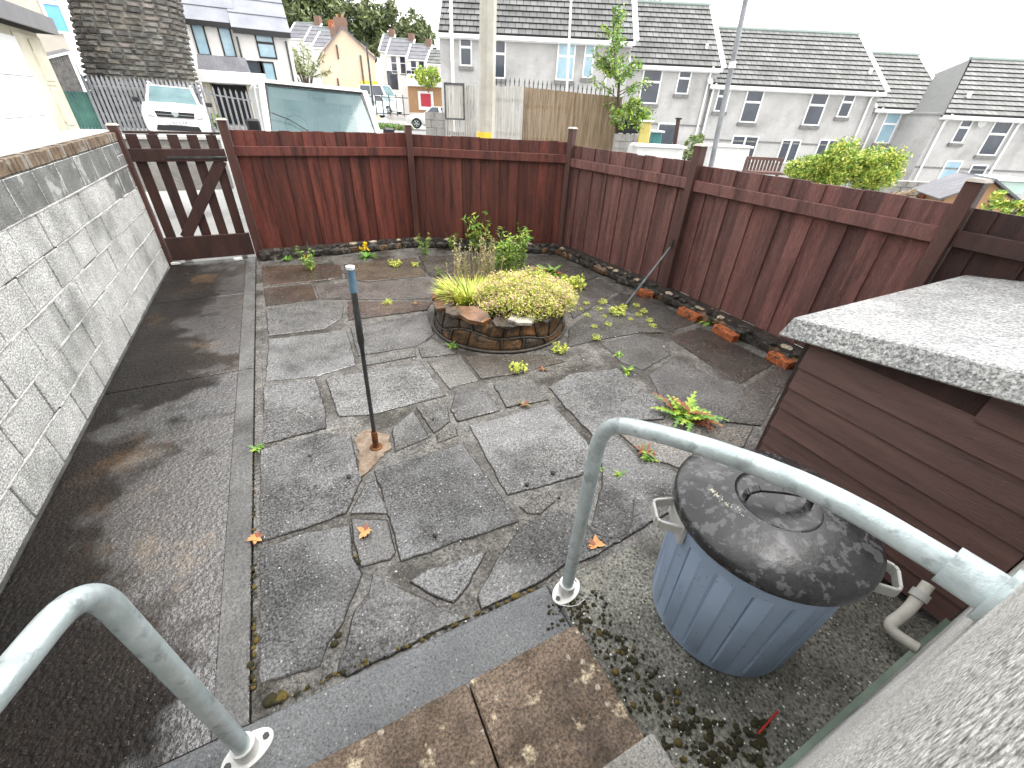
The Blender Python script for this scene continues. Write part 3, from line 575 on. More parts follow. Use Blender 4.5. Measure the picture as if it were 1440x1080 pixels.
mb.build('end_cladding', m_siding, t)
zl, zr = .99, 1.17; P = lambda x, y, z: Vector((x, y, z))
mb = MB(); y0, y1 = .66, -.52
bot = [(-.07, y1, zr), (2.02, y1, zr), (2.02, y1 + 0, zr), (2.02, y0, zl)]
v = [mb.bm.verts.new(p) for p in ((-.09, y1, zr), (1.86, y1, zr), (1.86, y0, zl), (-.09, y0, zl), (-.06, y1, zr + .118), (1.85, y1, zr + .118), (1.85, y0 - .02, zl + .113), (-.06, y0 - .03, zl + .113))]
for q in ((0, 3, 2, 1), (4, 5, 6, 7), (0, 1, 5, 4), (1, 2, 6, 5), (2, 3, 7, 6), (3, 0, 4, 7)): mb.bm.faces.new([v[i] for i in q])
mb.build('slab_roof', m_roofslab, t, bevel=.008)
# waste pipe
t = thing('waste_pipe', (2.02, .03, 0), 'cream plastic waste pipe elbow between the bin and the wall', 'pipe')
pts = smooth_path([(.16, .07, .27), (.05, .05, .16), (-.05, .06, .1), (-.02, -.05, .1)], .05, 6)
mb = MB(); mb.tube(pts, .024, 18); mb.build('pipe', m_pvc, t, smooth=True, angle=50)
a, b = pts[0], pts[3]; d = (pts[3] - pts[0]).normalized(); q = pts[0] + (pts[1] - pts[0]) * .6
mb = MB(); mb.tube([q - d * .018, q + d * .018], .034, 18); mb.build('collar', m_grey, t, smooth=True, angle=40)
# ------------------------------------------------------------------ foliage builders
def leafq(mb, p, n, r, mi, el=1.6):
    n = n.normalized(); a = n.orthogonal().normalized(); q = Matrix.Rotation(U(0, 6.28), 3, n); a = q @ a; b = n.cross(a); mb.mi = mi
    mb.face([p - a * r * el, p - b * r * .5, p + a * r * el, p + b * r * .5])
def rv(): return Vector((U(-1, 1), U(-1, 1), U(-1, 1)))
def crown(mb, c, R3, n, r, nm=3, gap=.35, seed=0):
    """leaves gathered in clumps through an ellipsoid, with gaps between the clumps"""
    c = Vector(c); cl = []
    for k in range(max(6, n // 45)):
        while True:
            v = rv()
            if .25 < v.length < 1: break
        cl.append((c + Vector((v.x * R3[0], v.y * R3[1], v.z * R3[2])), U(.16, .34) * min(R3)))
    for i in range(n):
        p0, rr = random.choice(cl); v = rv(); v = v.normalized() * rr * (R_() ** .5) * 1.15
        leafq(mb, p0 + v, rv() + Vector((0, 0, .5)), r * U(.6, 1.3), random.choice(range(nm)))
def blade(mb, base, d, L_, w_, mi, droop=.5, seg=3):
    d = Vector(d).normalized(); s = d.cross(Vector((0, 0, 1)));
    if s.length < 1e-3: s = Vector((1, 0, 0))
    s.normalize(); p = Vector(base); mb.mi = mi; prev = None
    for k in range(seg + 1):
        f = k / seg; ww = w_ * (math.sin(PI * min(1, .25 + f * .75)) if k < seg else .05) ; a, b = p - s * ww / 2, p + s * ww / 2
        va, vb = mb.bm.verts.new(a), mb.bm.verts.new(b)
        if prev: mb._f(mb.bm.faces.new([prev[0], prev[1], vb, va]))
        prev = (va, vb); p = p + d * (L_ / seg); d = (d + Vector((0, 0, -droop / seg))).normalized()
def weed(x, y, kind, size, label, cat='weed', group=None, name='weed', z=0.0):
    p = gp(x, y, z); mb = MB(); mb.norecalc = True
    if kind == 'rosette':
        for k in range(int(9 + size * 75)):
            a = U(0, 6.28); e = U(.1, 1.3); dd = Vector((math.cos(a), math.sin(a), e)).normalized(); L_ = size * U(.28, .6); p_ = Vector((U(-.12, .12) * size, U(-.12, .12) * size, 0)); side = dd.cross(Vector((0, 0, 1))).normalized(); m_ = random.choice((0, 0, 0, 1, 1, 2)) if size > .3 else random.choice((0, 0, 1))
            ns = 6
            for q in range(ns):
                f = (q + 1) / ns; lw = size * .085 * math.sin(PI * min(1, .2 + f * .7)) * U(.7, 1.2)
                p1_ = p_ + dd * L_ / ns; mb.mi = m_
                mb.face([p_ - side * lw * .25, p_ + side * lw * .25, p1_ + side * lw * 1.1 - dd * L_ / ns * .1, p1_ + side * lw * .2, p1_ - side * lw * .2, p1_ - side * lw * 1.1 - dd * L_ / ns * .1])
                p_ = p1_; dd = (dd + Vector((0, 0, -.16))).normalized()
        ms = [L_green, L_lime, L_red]
    elif kind == 'sedum':
        for k in range(int(24 + size * 200)):
            a = U(0, 6.28); rr = size * .45 * R_() ** .5; q = Vector((rr * math.cos(a), rr * math.sin(a), size * U(.05, .35)))
            for j in range(4): leafq(mb, q + rv() * size * .05, rv() + Vector((0, 0, 1)), size * .07, random.choice((0, 0, 1)), 1.2)
        ms = [L_yel, L_lime]
    elif kind == 'red':
        for k in range(20):
            a = U(0, 6.28); blade(mb, (0, 0, 0), (math.cos(a), math.sin(a), U(.2, .9)), size * U(.3, .5), size * .1, random.choice((0, 0, 1)), .8)
        ms = [L_red, L_olive]
    elif kind == 'tall':
        for k in range(int(8 + size * 20)):
            a = U(0, 6.28); d = Vector((math.cos(a) * .35, math.sin(a) * .35, 1)); L_ = size * U(.6, 1.1); mb.mi = 1; bpt = Vector((U(-.15, .15) * size, U(-.15, .15) * size, 0))
            mb.tube([bpt, bpt + d * L_ * .5, bpt + d * L_], .0022, 4, cap=False)
            for j in range(9): 
                f = U(.1, 1); leafq(mb, bpt + d * L_ * f + rv() * .02, rv() + Vector((0, 0, 1)), size * .055, random.choice((0, 2)), 1.7)
        ms = [L_green, L_olive, L_lime]
    elif kind == 'dandy':
        for k in range(14):
            a = U(0, 6.28); blade(mb, (0, 0, 0), (math.cos(a), math.sin(a), U(.2, .9)), size * U(.35, .6), size * .12, 0, .9)
        for k in range(12):
            a = U(0, 6.28); q = Vector((math.cos(a) * size * .3 * R_(), math.sin(a) * size * .3 * R_(), size * U(.3, .6)))
            for j in range(7): leafq(mb, q + rv() * size * .04, rv(), size * .06, 1, 1)
        ms = [L_green, L_flower]
    elif kind == 'leaf':
        for k in range(9):
            a = U(0, 6.28); blade(mb, (0, 0, .004), (math.cos(a), math.sin(a), U(.0, .35)), size * U(.3, .5), size * .25, random.choice((0, 0, 1)), .3)
        ms = [L_orange, L_red]
    o = mb.build(name, ms, loc=p); tag(o, label, cat, group); return o
# raised planter
pc = Vector((1.83, 3.8, 0))
t = thing('planter', pc, 'round raised planter of brown sandstone rubble in the middle of the patio', 'planter')
ring = .70
mb = MB(); mb.lathe([(ring - .006, 0), (ring - .01, .02), (ring - .034, .26), (ring - .16, .26), (ring - .16, .1)], 72); mb.build('mortar_ring', mat('dark_pointing', (.03, .026, .022), (.09, .075, .06), 9, (.3, .6), .4, 40), t, smooth=True, angle=40)
mb = MB(); rb = MB(); zm = lambda an: .135 + .035 * math.sin(an * 3.3 + 1) + .025 * math.sin(an * 7.1); zT = lambda an: .27
def rp_(an, z_, o=0): r_ = ring + .004 - .03 * z_ / .26 + o; return Vector((r_ * math.cos(an), r_ * math.sin(an), z_))
k = 0
for row in (0, 1):
    cuts = []; a = U(0, .3) + .2 * row
    a_end = a + 2 * PI
    while a < a_end - .2: cuts.append(a); a += U(.22, .5) if row == 0 else U(.18, .42)
    cuts.append(a_end); sl = [U(-.06, .06) for _ in cuts]; sl[-1] = sl[0]
    for (a0_, s0), (a1_, s1) in zip(zip(cuts, sl), zip(cuts[1:], sl[1:])):
        k += 1; mb.mi = random.choice((0, 0, 1, 2, 2, 0)); n, mrow = 11, 8; grid = []
        for i in range(n):
            col = []
            for j in range(mrow):
                u, v = i / (n - 1), j / (mrow - 1); an = a0_ + .014 + (a1_ - a0_ - .028) * u; an += (s0 * (1 - u) + s1 * u) * (v - .5)
                zl_, zh_ = (.012, zm(an) - .006) if row == 0 else (zm(an) + .006, zT(an)); z_ = zl_ + (zh_ - zl_) * v; uu, w_ = u * 2 - 1, v * 2 - 1
                bl = (1 - uu ** 8) * (1 - w_ ** 8); p = rp_(an, z_, -.006 + .014 * bl + .016 * noise.noise(Vector((an * 4, z_ * 9, k * 3.1))) * bl); col.append(mb.bm.verts.new(p))
            grid.append(col)
        for i in range(n - 1):
            for j in range(mrow - 1): mb._f(mb.bm.faces.new([grid[i][j], grid[i + 1][j], grid[i + 1][j + 1], grid[i][j + 1]]))
        z0_, z1_ = (.0, zm(a0_)) if row == 0 else (zm(a0_), .265)
        rb.tube([rp_(a0_ + s0 * (f - .5), z0_ + (z1_ - z0_) * f, .004) for f in (0, .33, .66, 1)], .008, 6)
mb.build('stone_facing', m_stone[:3], t, smooth=True, angle=60)
rb.tube([rp_(2 * PI * q / 90, zm(2 * PI * q / 90), .004) for q in range(91)], .009, 6); rb.tube([rp_(2 * PI * q / 90, .008, .012) for q in range(91)], .016, 6)
rb.build('raised_pointing', MATS['dark_pointing'], t, smooth=True)
for k in range(16):
    a = k * 2 * PI / 16 + U(-.08, .08); mb = MB(); rr = ring - .09
    M = (Matrix.Rotation(a + U(-.3, .3), 3, 'Z') @ Matrix.Rotation(U(-.12, .12), 3, 'X') @ Matrix.Rotation(U(.08, .25), 3, 'Y')).to_4x4()
    poly = [(math.cos(q) * U(.09, .135), math.sin(q) * U(.13, .2)) for q in [2 * PI * j / 7 for j in range(7)]]
    M.translation = (rr * math.cos(a), rr * math.sin(a), .262 + U(0, .025)); mb.prism(poly, U(.03, .05), 0, M)
    mb.build('coping_stone', random.choice([m_stone[3], m_stone[4], m_stone[0], m_stone[0], m_stone[2], m_stone[1]]), t, bevel=.007, seg=2)
mb = MB(); mb.lathe([(ring - .15, .235), (.3, .255), (0, .26)], 40); mb.build('soil', m_soil, t, smooth=True)
def lump(name, c, R3, n, ms, r, label, cat='plant'):
    mb = MB(); mb.norecalc = True
    for i in range(n):
        a, v = U(0, 6.28), R_() ** .5; x, y = math.cos(a) * v, math.sin(a) * v; zt = (max(0, 1 - v * v)) ** .42 * (1 + .55 * noise.noise(Vector((x * 2.6, y * 2.6, 1))))
        p = Vector((x * R3[0], y * R3[1], 0)); d = Vector((x * 1.1 + U(-.5, .5), y * 1.1 + U(-.5, .5), .8)); hgt = zt * R3[2] * U(.7, 1.2)
        f = R_(); mi = 0 if f < .42 else (1 if f < .62 else 2)
        blade(mb, p + Vector((0, 0, hgt * .55)), d, max(.04, hgt * .5), r * U(.6, 1.3), 0 if R_() < .6 else 1, .25, 2)
        for j in range(2): leafq(mb, p + Vector((0, 0, hgt)) + d * .03 + rv() * .02, rv() + Vector((0, 0, 1)), r * U(.6, 1.2), mi, 1.3)
    o = mb.build(name, ms, loc=c); tag(o, label, cat); return o
lump('flowering_mound', (2.02, 3.6, .25), (.52, .46, .23), 8500, [L_yel, L_lime, L_pink], .0095, 'large mound of pink and yellow-green heather filling the round planter', 'plant')
mb = MB(); mb.norecalc = True
for k in range(700):
    a = U(0, 6.28); rr = .27 * R_() ** .5; blade(mb, (rr * math.cos(a), rr * math.sin(a), 0), (math.cos(a) * .6, math.sin(a) * .6, U(.5, 1.3)), U(.14, .26), .012, random.choice((0, 0, 1)), 1.1, 4)
tag(mb.build('grass_tuft', [L_yel, L_lime], loc=(1.56, 3.95, .25)), 'yellow-green arching grass tuft at the left of the planter', 'plant')
mb = MB(); mb.norecalc = True
for k in range(52):
    bpt = Vector((U(-.3, .3), U(-.16, .12), 0)); d = Vector((U(-.25, .25), U(-.2, .2), 1)); L_ = U(.2, .6); mb.mi = 0
    mb.tube([bpt, bpt + d * L_], .0028, 4, cap=False)
    for j in range(16): leafq(mb, bpt + d * L_ * U(.55, 1.05) + rv() * .02, rv(), .012, random.choice((0, 0, 1)), 1.3)
tag(mb.build('seed_stems', [L_straw, L_olive], loc=(1.72, 4.22, .25)), 'tall straw-coloured seed stems at the back of the planter', 'plant')
mb = MB(); mb.norecalc = True
for k in range(45):
    bpt = Vector((U(-.2, .2), U(-.15, .15), 0)); d = Vector((U(-.3, .3), U(-.3, .3), 1)); L_ = U(.25, .6); mb.mi = 1
    mb.tube([bpt, bpt + d * L_], .003, 4, cap=False)
    for j in range(22):
        a = U(0, 6.28); blade(mb, bpt + d * L_ * U(.2, 1), (math.cos(a), math.sin(a), U(.1, .6)), U(.05, .09), .022, random.choice((0, 2)), .6, 2)
tag(mb.build('leafy_weed', [L_green, L_olive, L_lime], loc=(2.65, 5.2, 0)), 'tall leafy green weeds growing between the planter and the back fence', 'plant')
weed(670, 352, 'tall', .55, 'bushy pale-green flowering weed behind the left side of the planter', 'plant', None, 'flowering_weed')
weed(775, 385, 'rosette', .42, 'broad leafy green weed right behind the planter by the fence corner', 'weed', None, 'broad_leaf_weed')
weed(740, 350, 'tall', .4, 'thin seeding weed behind the middle of the planter', 'plant', None, 'flowering_weed')
WD = [(545, 427, .1, 'small yellow stonecrop tuft left of the round planter', 'sedum'), (728, 521, .14, 'round yellow stonecrop tuft in the joint in front of the planter', 'sedum'), (787, 494, .15, 'spreading yellow stonecrop at the right foot of the planter', 'sedum'), (838, 477, .09, 'small upright stonecrop right of the planter, nearest to it', 'sedum'),
 (855, 458, .07, 'tiny yellow-green stonecrop between two slabs right of the planter', 'sedum'), (868, 443, .16, 'low yellow and pink stonecrop patch near the foot of the leaning bar', 'sedum'), (898, 444, .07, 'tiny stonecrop beside the leaning bar foot', 'sedum'), (825, 428, .07, 'tiny yellow sprig right behind the planter flowers', 'sedum'),
 (842, 436, .07, 'tiny pinkish sprig two steps from the leaning bar', 'sedum'), (804, 404, .3, 'long yellow-green stonecrop mat behind the planter on the right', 'sedum'), (882, 522, .13, 'small bright green seedling in a joint right of the planter', 'rosette'), (871, 499, .1, 'tiny pale seedling just behind the bright green seedling', 'rosette'),
 (966, 588, .36, 'large jagged-leaved green weed behind the handrail', 'rosette'), (905, 636, .18, 'reddish green weed beside the handrail bend', 'red'), (913, 645, .12, 'small green weed touching the reddish one by the handrail', 'rosette'), (872, 668, .08, 'tiny weed sprouting inside the handrail loop', 'rosette'),
 (998, 452, .26, 'grassy green weed growing out between the orange bricks', 'rosette'), (515, 362, .28, 'yellow-flowered dandelion weed at the foot of the back fence', 'dandy'), (437, 380, .26, 'straggling yellow-green weed in front of the back kerb', 'tall'), (404, 366, .16, 'small green weed at the back kerb nearest the gate', 'rosette'),
 (556, 374, .16, 'flat pale weed behind the blue-capped post', 'sedum'), (584, 374, .1, 'small pale weed beside the flat weed near the fence', 'sedum'), (598, 358, .24, 'leggy green weed against the kerb left of the planter', 'tall'), (617, 388, .1, 'single dry stem with a green base left of the planter', 'tall'),
 (636, 487, .12, 'small three-leaved seedling at the left foot of the planter', 'rosette'), (737, 570, .11, 'red rosette weed at the edge of the smooth pale slab', 'red'), (310, 357, .12, 'small green weed under the middle of the gate', 'rosette'), (262, 362, .12, 'pale weed growing under the left of the gate', 'sedum'),
 (362, 632, .09, 'small weed in the joint between path and paving', 'rosette'), (584, 428, .1, 'thin reddish sprig left of the planter rim', 'red'), (764, 520, .09, 'thin reddish seedling in front of the planter on the right', 'red'), (845, 660, .05, 'tiny leaf sprig right behind the handrail post', 'rosette'),
 (912, 452, .08, 'tiny green sprig on the slab below the orange bricks', 'sedum'), (430, 366, .1, 'tiny yellow flowering weed above the straggling weed', 'dandy'), (636, 350, .2, 'feathery weed against the kerb behind the grass tuft', 'tall')]
for i, (x, y) in enumerate([(812, 418), (826, 446), (845, 428), (860, 436), (884, 450), (876, 434), (852, 446), (906, 438), (836, 462), (818, 434), (915, 462), (893, 432)]): weed(x + U(-3, 3), y + U(-2, 2), 'sedum', U(.06, .12), 'one of the tiny yellow stonecrop sprigs scattered between planter and leaning bar', 'weed', 'tiny stonecrop sprigs between planter and leaning bar')
for x, y, s, lab, k in WD: weed(x, y, k, s * 1.25, lab)
weed(512, 748, 'leaf', .11, 'crumpled dead orange leaf on the small broken slab', 'leaf', None, 'dead_leaf', .01)
weed(360, 757, 'leaf', .1, 'curled brown leaf in the joint beside the path', 'leaf', None, 'dead_leaf', .01)
weed(838, 766, 'leaf', .12, 'dry orange leaf litter beside the handrail post', 'leaf', None, 'dead_leaf', .01)
weed(4, 1072, 'rosette', .1, 'green leaf tip poking up at the bottom left corner', 'weed', None, 'weed', .5) if 0 else None
# moss, gravel flecks, droppings
def scatter(name, ms, spots, label, cat, smooth=True):
    mb = MB()
    for i, (x, y, r, fl, mi, z) in enumerate(spots):
        p = gp(x, y, z); mb.mi = mi; mb.rock(p, (r * U(.7, 1.3), r * U(.7, 1.3), r * fl), seed=i * 1.7, sub=1 if r < .02 else 2)
    o = mb.build(name, ms, smooth=smooth); tag(o, label, cat, kind='stuff')
sp_ = []
for i in range(260):
    f = R_(); x = 800 + f * 190 + U(-32, 32) * (1 - .2 * f); y = 845 + f * 215 + U(-36, 36); sp_.append((x, y, U(.004, .013) * (1.3 if R_() < .3 else .8), .35, 0 if R_() < .85 else 1, .022))
for i in range(60): sp_.append((U(770, 830), U(845, 885), U(.004, .009), .5, 0, .022))
for i in range(80): sp_.append((U(990, 1080), U(1010, 1080), U(.006, .016), .4, 0, .022))
sp_ = [s_ for s_ in sp_ if not (gp(s_[0], s_[1]).x < .76 and gp(s_[0], s_[1]).y < .72)]
for x, y, r in ((470, 905, .02), (475, 893, .014), (504, 790, .014), (500, 783, .01), (576, 834, .01), (505, 670, .013), (688, 868, .01), (725, 838, .022), (712, 846, .012), (700, 853, .014), (672, 862, .014), (786, 700, .012), (380, 985, .03), (395, 980, .02), (352, 935, .02), (360, 900, .016), (845, 762, .02), (860, 756, .018), (820, 785, .018), (805, 790, .014)): sp_.append((x, y, r, .4, 1 if R_() < .5 else 0, .0))
for i in range(50): f = R_(); sp_.append((356 + U(-2, 3), 640 + f * 330, U(.006, .013), .35, random.choice((0, 0, 1)), 0))
for i in range(60): f = R_(); sp_.append((380 + f * 440 + U(-3, 3), 990 - f * 190 + U(-3, 3), U(.005, .012), .35, random.choice((0, 1)), .004))
scatter('moss', [m_moss, m_moss2], sp_, 'dark cushions of moss in the joints and beside the steps', 'moss')
gr = []
for i in range(230):
    x, y = U(800, 1260), U(840, 1080)
    p = gp(x, y)
    if p.y > -.02 and p.x > .76 and (p - Vector((bx, by, 0))).length > .27: gr.append((x, y, U(.0025, .0055), .7, 0, .022))
for i in range(90): x, y = U(370, 1000), U(400, 900); gr.append((x, y, U(.002, .006), .6, 0, .008))
for i in range(40): a = U(-2.6, -.9); q = Vector((bx + .29 * math.cos(a), by + .29 * math.sin(a), .02)); gr.append(None); gr[-1] = ('w', q)
mb = MB()
for i, g_ in enumerate(gr):
    if g_[0] == 'w': mb.rock(g_[1], .005, .6, seed=i, sub=1)
    else: mb.rock(gp(g_[0], g_[1], g_[5]), (g_[2] * U(.7, 1.4), g_[2] * U(.7, 1.4), g_[2] * g_[3]), seed=i, sub=1)
tag(mb.build('white_gravel', plain('white_grit', (.7, .7, .66), .6), smooth=True), 'scattered white grit fallen from the pebbledash', 'gravel', kind='stuff')
for i, (x, y, r, lab) in enumerate(((491, 671, .014, 'dark pebble on the slab left of the broken triangle'), (778, 666, .016, 'dark round pebble on the smooth pale slab, nearest the handrail'), (741, 682, .014, 'dark pebble near the front corner of the smooth pale slab'), (612, 754, .013, 'dark pebble near the front edge of the large dark slab'), (609, 590, .008, 'tiny dark pebble on the small broken slab right of the post'), (436, 641, .01, 'dark pebble on the wide slab left of the post'))):
    mb = MB(); mb.rock((0, 0, r * .5), r, .7, seed=i); tag(mb.build('pebble', m_dark, loc=gp(x, y, .006), smooth=True), lab, 'pebble', 'dark pebbles on the paving')
mb = MB(); a, b = gp(1066, 1032, .024), gp(1094, 1000, .024); mb.tube([Vector(), (b - a)], .004, 6); tag(mb.build('red_straw', plain('red_plastic', (.45, .03, .02), .4), loc=a), 'thin red plastic straw lying on the concrete in front of the bin', 'straw')
wp = [gp(x, y, .014) for x, y in ((826, 738), (835, 748), (850, 754), (868, 756), (882, 748), (890, 730), (892, 700))]
mb = MB(); mb.tube([p - wp[0] for p in wp], .0022, 6); tag(mb.build('wire', m_iron, loc=wp[0], smooth=True), 'thin loop of grey wire lying beside the handrail post', 'wire')
wp = [gp(x, y, .026) for x, y in ((785, 850), (800, 853), (812, 851), (822, 843))]
mb = MB(); mb.tube([p - wp[0] for p in wp], .0018, 6); tag(mb.build('wire', m_upvc, loc=wp[0], smooth=True), 'short white wire curled in front of the handrail flange', 'wire')
st = []
for x, y in ((248, 372), (266, 367), (335, 366), (345, 362)):
    mb = MB(); s_ = U(.03, .06); mb.box(-s_, s_, -s_ * .5, s_ * .5, 0, .04); tag(mb.build('stone_chunk', m_coptop, loc=gp(x, y, .005), rz=U(-.5, .5), bevel=.008), 'broken pale stone chunk lying under the gate', 'stone', 'pale stone chunks under the gate')
# ================================================================== BACKGROUND
def S(t): return t
def win(t, x, z, w_, h_, frame=m_upvc, glass=m_glass, split='h', sill=True, y=0.0, name='window'):
    """window on a facade at local y; frame part with panes as sub-parts"""
    f_ = .07; mb = MB(); x0, x1, z0, z1 = x - w_ / 2, x + w_ / 2, z - h_ / 2, z + h_ / 2
    mb.box(x0, x1, y - .05, y + .02, z1 - f_, z1); mb.box(x0, x1, y - .05, y + .02, z0, z0 + f_); mb.box(x0, x0 + f_, y - .05, y + .02, z0 + f_, z1 - f_); mb.box(x1 - f_, x1, y - .05, y + .02, z0 + f_, z1 - f_)
    if split == 'h': mb.box(x0 + f_, x1 - f_, y - .05, y + .02, z + h_ * .06 - .05, z + h_ * .06 + .05)
    if split == 'v': mb.box(x - .05, x + .05, y - .05, y + .02, z0 + f_, z1 - f_)
    f = mb.build(name, frame, t)
    if split == 'h': R = [(x0 + f_, x1 - f_, z0 + f_, z + h_ * .06 - .05), (x0 + f_, x1 - f_, z + h_ * .06 + .05, z1 - f_)]
    elif split == 'v': R = [(x0 + f_, x - .05, z0 + f_, z1 - f_), (x + .05, x1 - f_, z0 + f_, z1 - f_)]
    else: R = [(x0 + f_, x1 - f_, z0 + f_, z1 - f_)]
    for a, b, c, d in R: mb = MB(); mb.box(a, b, y - .02, y - .005, c, d); mb.build('pane', glass, f)
    if sill: mb = MB(); mb.box(x0 - .06, x1 + .06, y - .12, y + .02, z0 - .16, z0 - .01); mb.build('sill', mat('grey_sill', (.13, .13, .13), (.22, .22, .21), 5, (.6, .8), .1, 20), f)
    return f
def roofpane(t, x0, x1, y0, z0, y1, z1, m_=None, course=.42, x0t=None, x1t=None, name='roof', th=.06):
    """tiled slope from eave (y0,z0) to ridge (y1,z1), real overlapping courses with uv in metres"""
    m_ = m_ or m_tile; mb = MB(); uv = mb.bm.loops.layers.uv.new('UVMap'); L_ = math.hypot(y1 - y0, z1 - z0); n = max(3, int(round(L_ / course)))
    x0t = x0 if x0t is None else x0t; x1t = x1 if x1t is None else x1t
    dy, dz = (y1 - y0) / L_, (z1 - z0) / L_; ny, nz_ = -dz, dy
    if nz_ < 0: ny, nz_ = -ny, -nz_
    for k in range(n):
        a, b = k / n, (k + 1) / n + .004; 
        def pt(f, xx, up_): return Vector((xx, y0 + (y1 - y0) * f + ny * up_, z0 + (z1 - z0) * f + nz_ * up_))
        la, lb = x0 + (x0t - x0) * a, x0 + (x0t - x0) * b; ra, rb = x1 + (x1t - x1) * a, x1 + (x1t - x1) * b
        P_ = [pt(a, la, th), pt(a, ra, th), pt(b, rb, .012), pt(b, lb, .012)]
        q = [mb.bm.verts.new(p) for p in P_]; f = mb.bm.faces.new(q)
        for l, (u, v) in zip(f.loops, ((la, k), (ra, k), (rb, k + .96), (lb, k + .96))): l[uv].uv = (u, v * .5)
        q2 = [mb.bm.verts.new(p) for p in (pt(a, la, -.02), pt(a, ra, -.02), pt(a, ra, th), pt(a, la, th))]; f = mb.bm.faces.new(q2)
        for l in f.loops: l[uv].uv = (0.001, k * .5 + .001)  # course fronts take the dark joint colour as a painted shadow line
    # underside
    q = [mb.bm.verts.new(p) for p in (pt(0, x0, -.03), pt(0, x1, -.03), pt(1, x1t, -.03), pt(1, x0t, -.03))]; mb.bm.faces.new(q)
    mb.norecalc = True
    return mb.build(name, m_, t)
def gable_house(name, W, px_l, px_r, eave_y, ridge_dz, zb, label, depth=8.0, wall=m_render, roofm=None, cat='house', group=None, ov=.25, hipl=0, hipr=0, rz=0, gutter=True, course=.42):
    """terrace house; facade measured between two eave points of the photograph"""
    a, b = pu(px_l, eave_y[0], W), pu(px_r, eave_y[1], W); ze = (a.z + b.z) / 2; w_ = b.x - a.x; cx = (a.x + b.x) / 2
    t = sthing(name, cx, W, zb, label, cat, group, rz); t['_c'] = 0; del t['_c']
    h = ze - zb; x0, x1 = -w_ / 2, w_ / 2
    mb = MB(); mb.box(x0, x1, 0, depth, -1.5, h - .04)
    if not hipl and not hipr:
        for xx in (x0, x1):
            s = .12 if xx == x0 else -.12
            A = [(xx, 0, h - .04), (xx, depth, h - .04), (xx, depth / 2, h + ridge_dz - .12)]; B = [(xx + s, p[1], p[2]) for p in A]
            va = [mb.bm.verts.new(p) for p in A]; vb = [mb.bm.verts.new(p) for p in B]; mb._f(mb.bm.faces.new(va)); mb._f(mb.bm.faces.new(vb))
            for i in range(3): mb._f(mb.bm.faces.new([va[i], va[(i + 1) % 3], vb[(i + 1) % 3], vb[i]]))
    mb.build('wall', wall, t)
    slope = ridge_dz / (depth / 2)
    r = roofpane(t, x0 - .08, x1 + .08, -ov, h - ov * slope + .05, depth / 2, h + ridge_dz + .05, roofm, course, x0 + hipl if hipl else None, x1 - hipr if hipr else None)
    mb = MB(); P_ = [(x0 - .08, depth + ov, h - ov * slope), (x1 + .08, depth + ov, h - ov * slope), (x1 + .08 - hipr, depth / 2 + .01, h + ridge_dz + .03), (x0 - .08 + hipl, depth / 2 + .01, h + ridge_dz + .03)]
    mb.face(P_); mb.build('rear_roof', roofm or m_slate, t)
    if hipl: mb = MB(); mb.face([(x0 - .08, -ov, h - ov * slope), (x0 - .08 + hipl, depth / 2, h + ridge_dz + .04), (x0 - .08, depth + ov, h - ov * slope)]); mb.build('hip', plain('hip_tiles', (.12, .125, .122), .6), t)
    mb = MB(); mb.tube([(x0 - .1 + hipl, depth / 2, h + ridge_dz + .07), (x1 + .1 - hipr, depth / 2, h + ridge_dz + .07)], .11, 8); mb.build('ridge', plain('ridge_tiles', (.22, .27, .25), .6), t)
    if gutter:
        mb = MB(); mb.box(x0 - .1, x1 + .1, -ov - .12, -ov - .0, h - ov * slope - .16, h - ov * slope + .0); mb.box(x0, x1, -ov, -.001, h - ov * slope - .2, h - ov * slope - .1); mb.build('gutter', m_upvc, t)
        for xx, s in ((x0 - .1, 1), (x1 + .02, -1)):
            if (s == 1 and hipl) or (s == -1 and hipr): continue
            mb = MB(); mb.beam((xx + .04 - s * .06, -ov - .02, h - ov * slope + .06), (xx + .04 - s * .06, depth / 2, h + ridge_dz + .06), .1, .26, (1, 0, 0)); mb.build('verge', m_upvc, t)
    t['label'] = label
    return t, cx, h, x0, x1, W, zb
def place_win(H_, px, py, w_, h_, **k):
    t, cx, h, x0, x1, W, zb = H_; p = pu(px, py, W); zc = min(p.z - zb, h - .1 - h_ / 2) if k.get('sill', True) or k.get('frame') else p.z - zb; return win(t, p.x - cx, zc, w_, h_, **k)
def pipe(H_, px, y0, y1, r=.055, kick=True, m_=None):
    t, cx, h, x0, x1, W, zb = H_; a = pu(px, y0, W); x = a.x - cx; b = pu(px, y1, W)
    mb = MB(); pts = [(x, -.1, h - .45), (x, -.1, -1.2)]
    if kick: pts = [(x, -.34, h - .12), (x, -.3, h - .25)] + pts
    mb.tube(pts, r, 8); mb.build('drainpipe', m_ or m_upvc, t)
def band(H_, py, px=None):
    t, cx, h, x0, x1, W, zb = H_; z = pu(px or 1100, py, W).z - zb; mb = MB(); mb.box(x0, x1, -.03, 0, z - .04, z + .04); mb.build('string_course', mat('grey_sill', (.13,) * 3), t)
GH = 'grey pebbledashed terrace houses with concrete tile roofs'
W0 = 28
h1 = gable_house('terrace_house', W0 - 1.5, 617, 890, (37, 54), 3.4, -.9, 'grey terrace house behind the concrete pole, leftmost and highest of the grey row', depth=8, group=GH, course=.4)
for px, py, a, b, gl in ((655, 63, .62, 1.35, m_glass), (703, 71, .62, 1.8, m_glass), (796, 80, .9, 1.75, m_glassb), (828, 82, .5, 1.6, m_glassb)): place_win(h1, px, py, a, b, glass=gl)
pipe(h1, 634, 40, 115); pipe(h1, 858, 60, 120)
h2 = gable_house('terrace_house', W0, 886, 1012, (83, 93), 2.9, -2, 'grey terrace house to the right of the sapling, its ridge near the frame top', depth=8, group=GH)
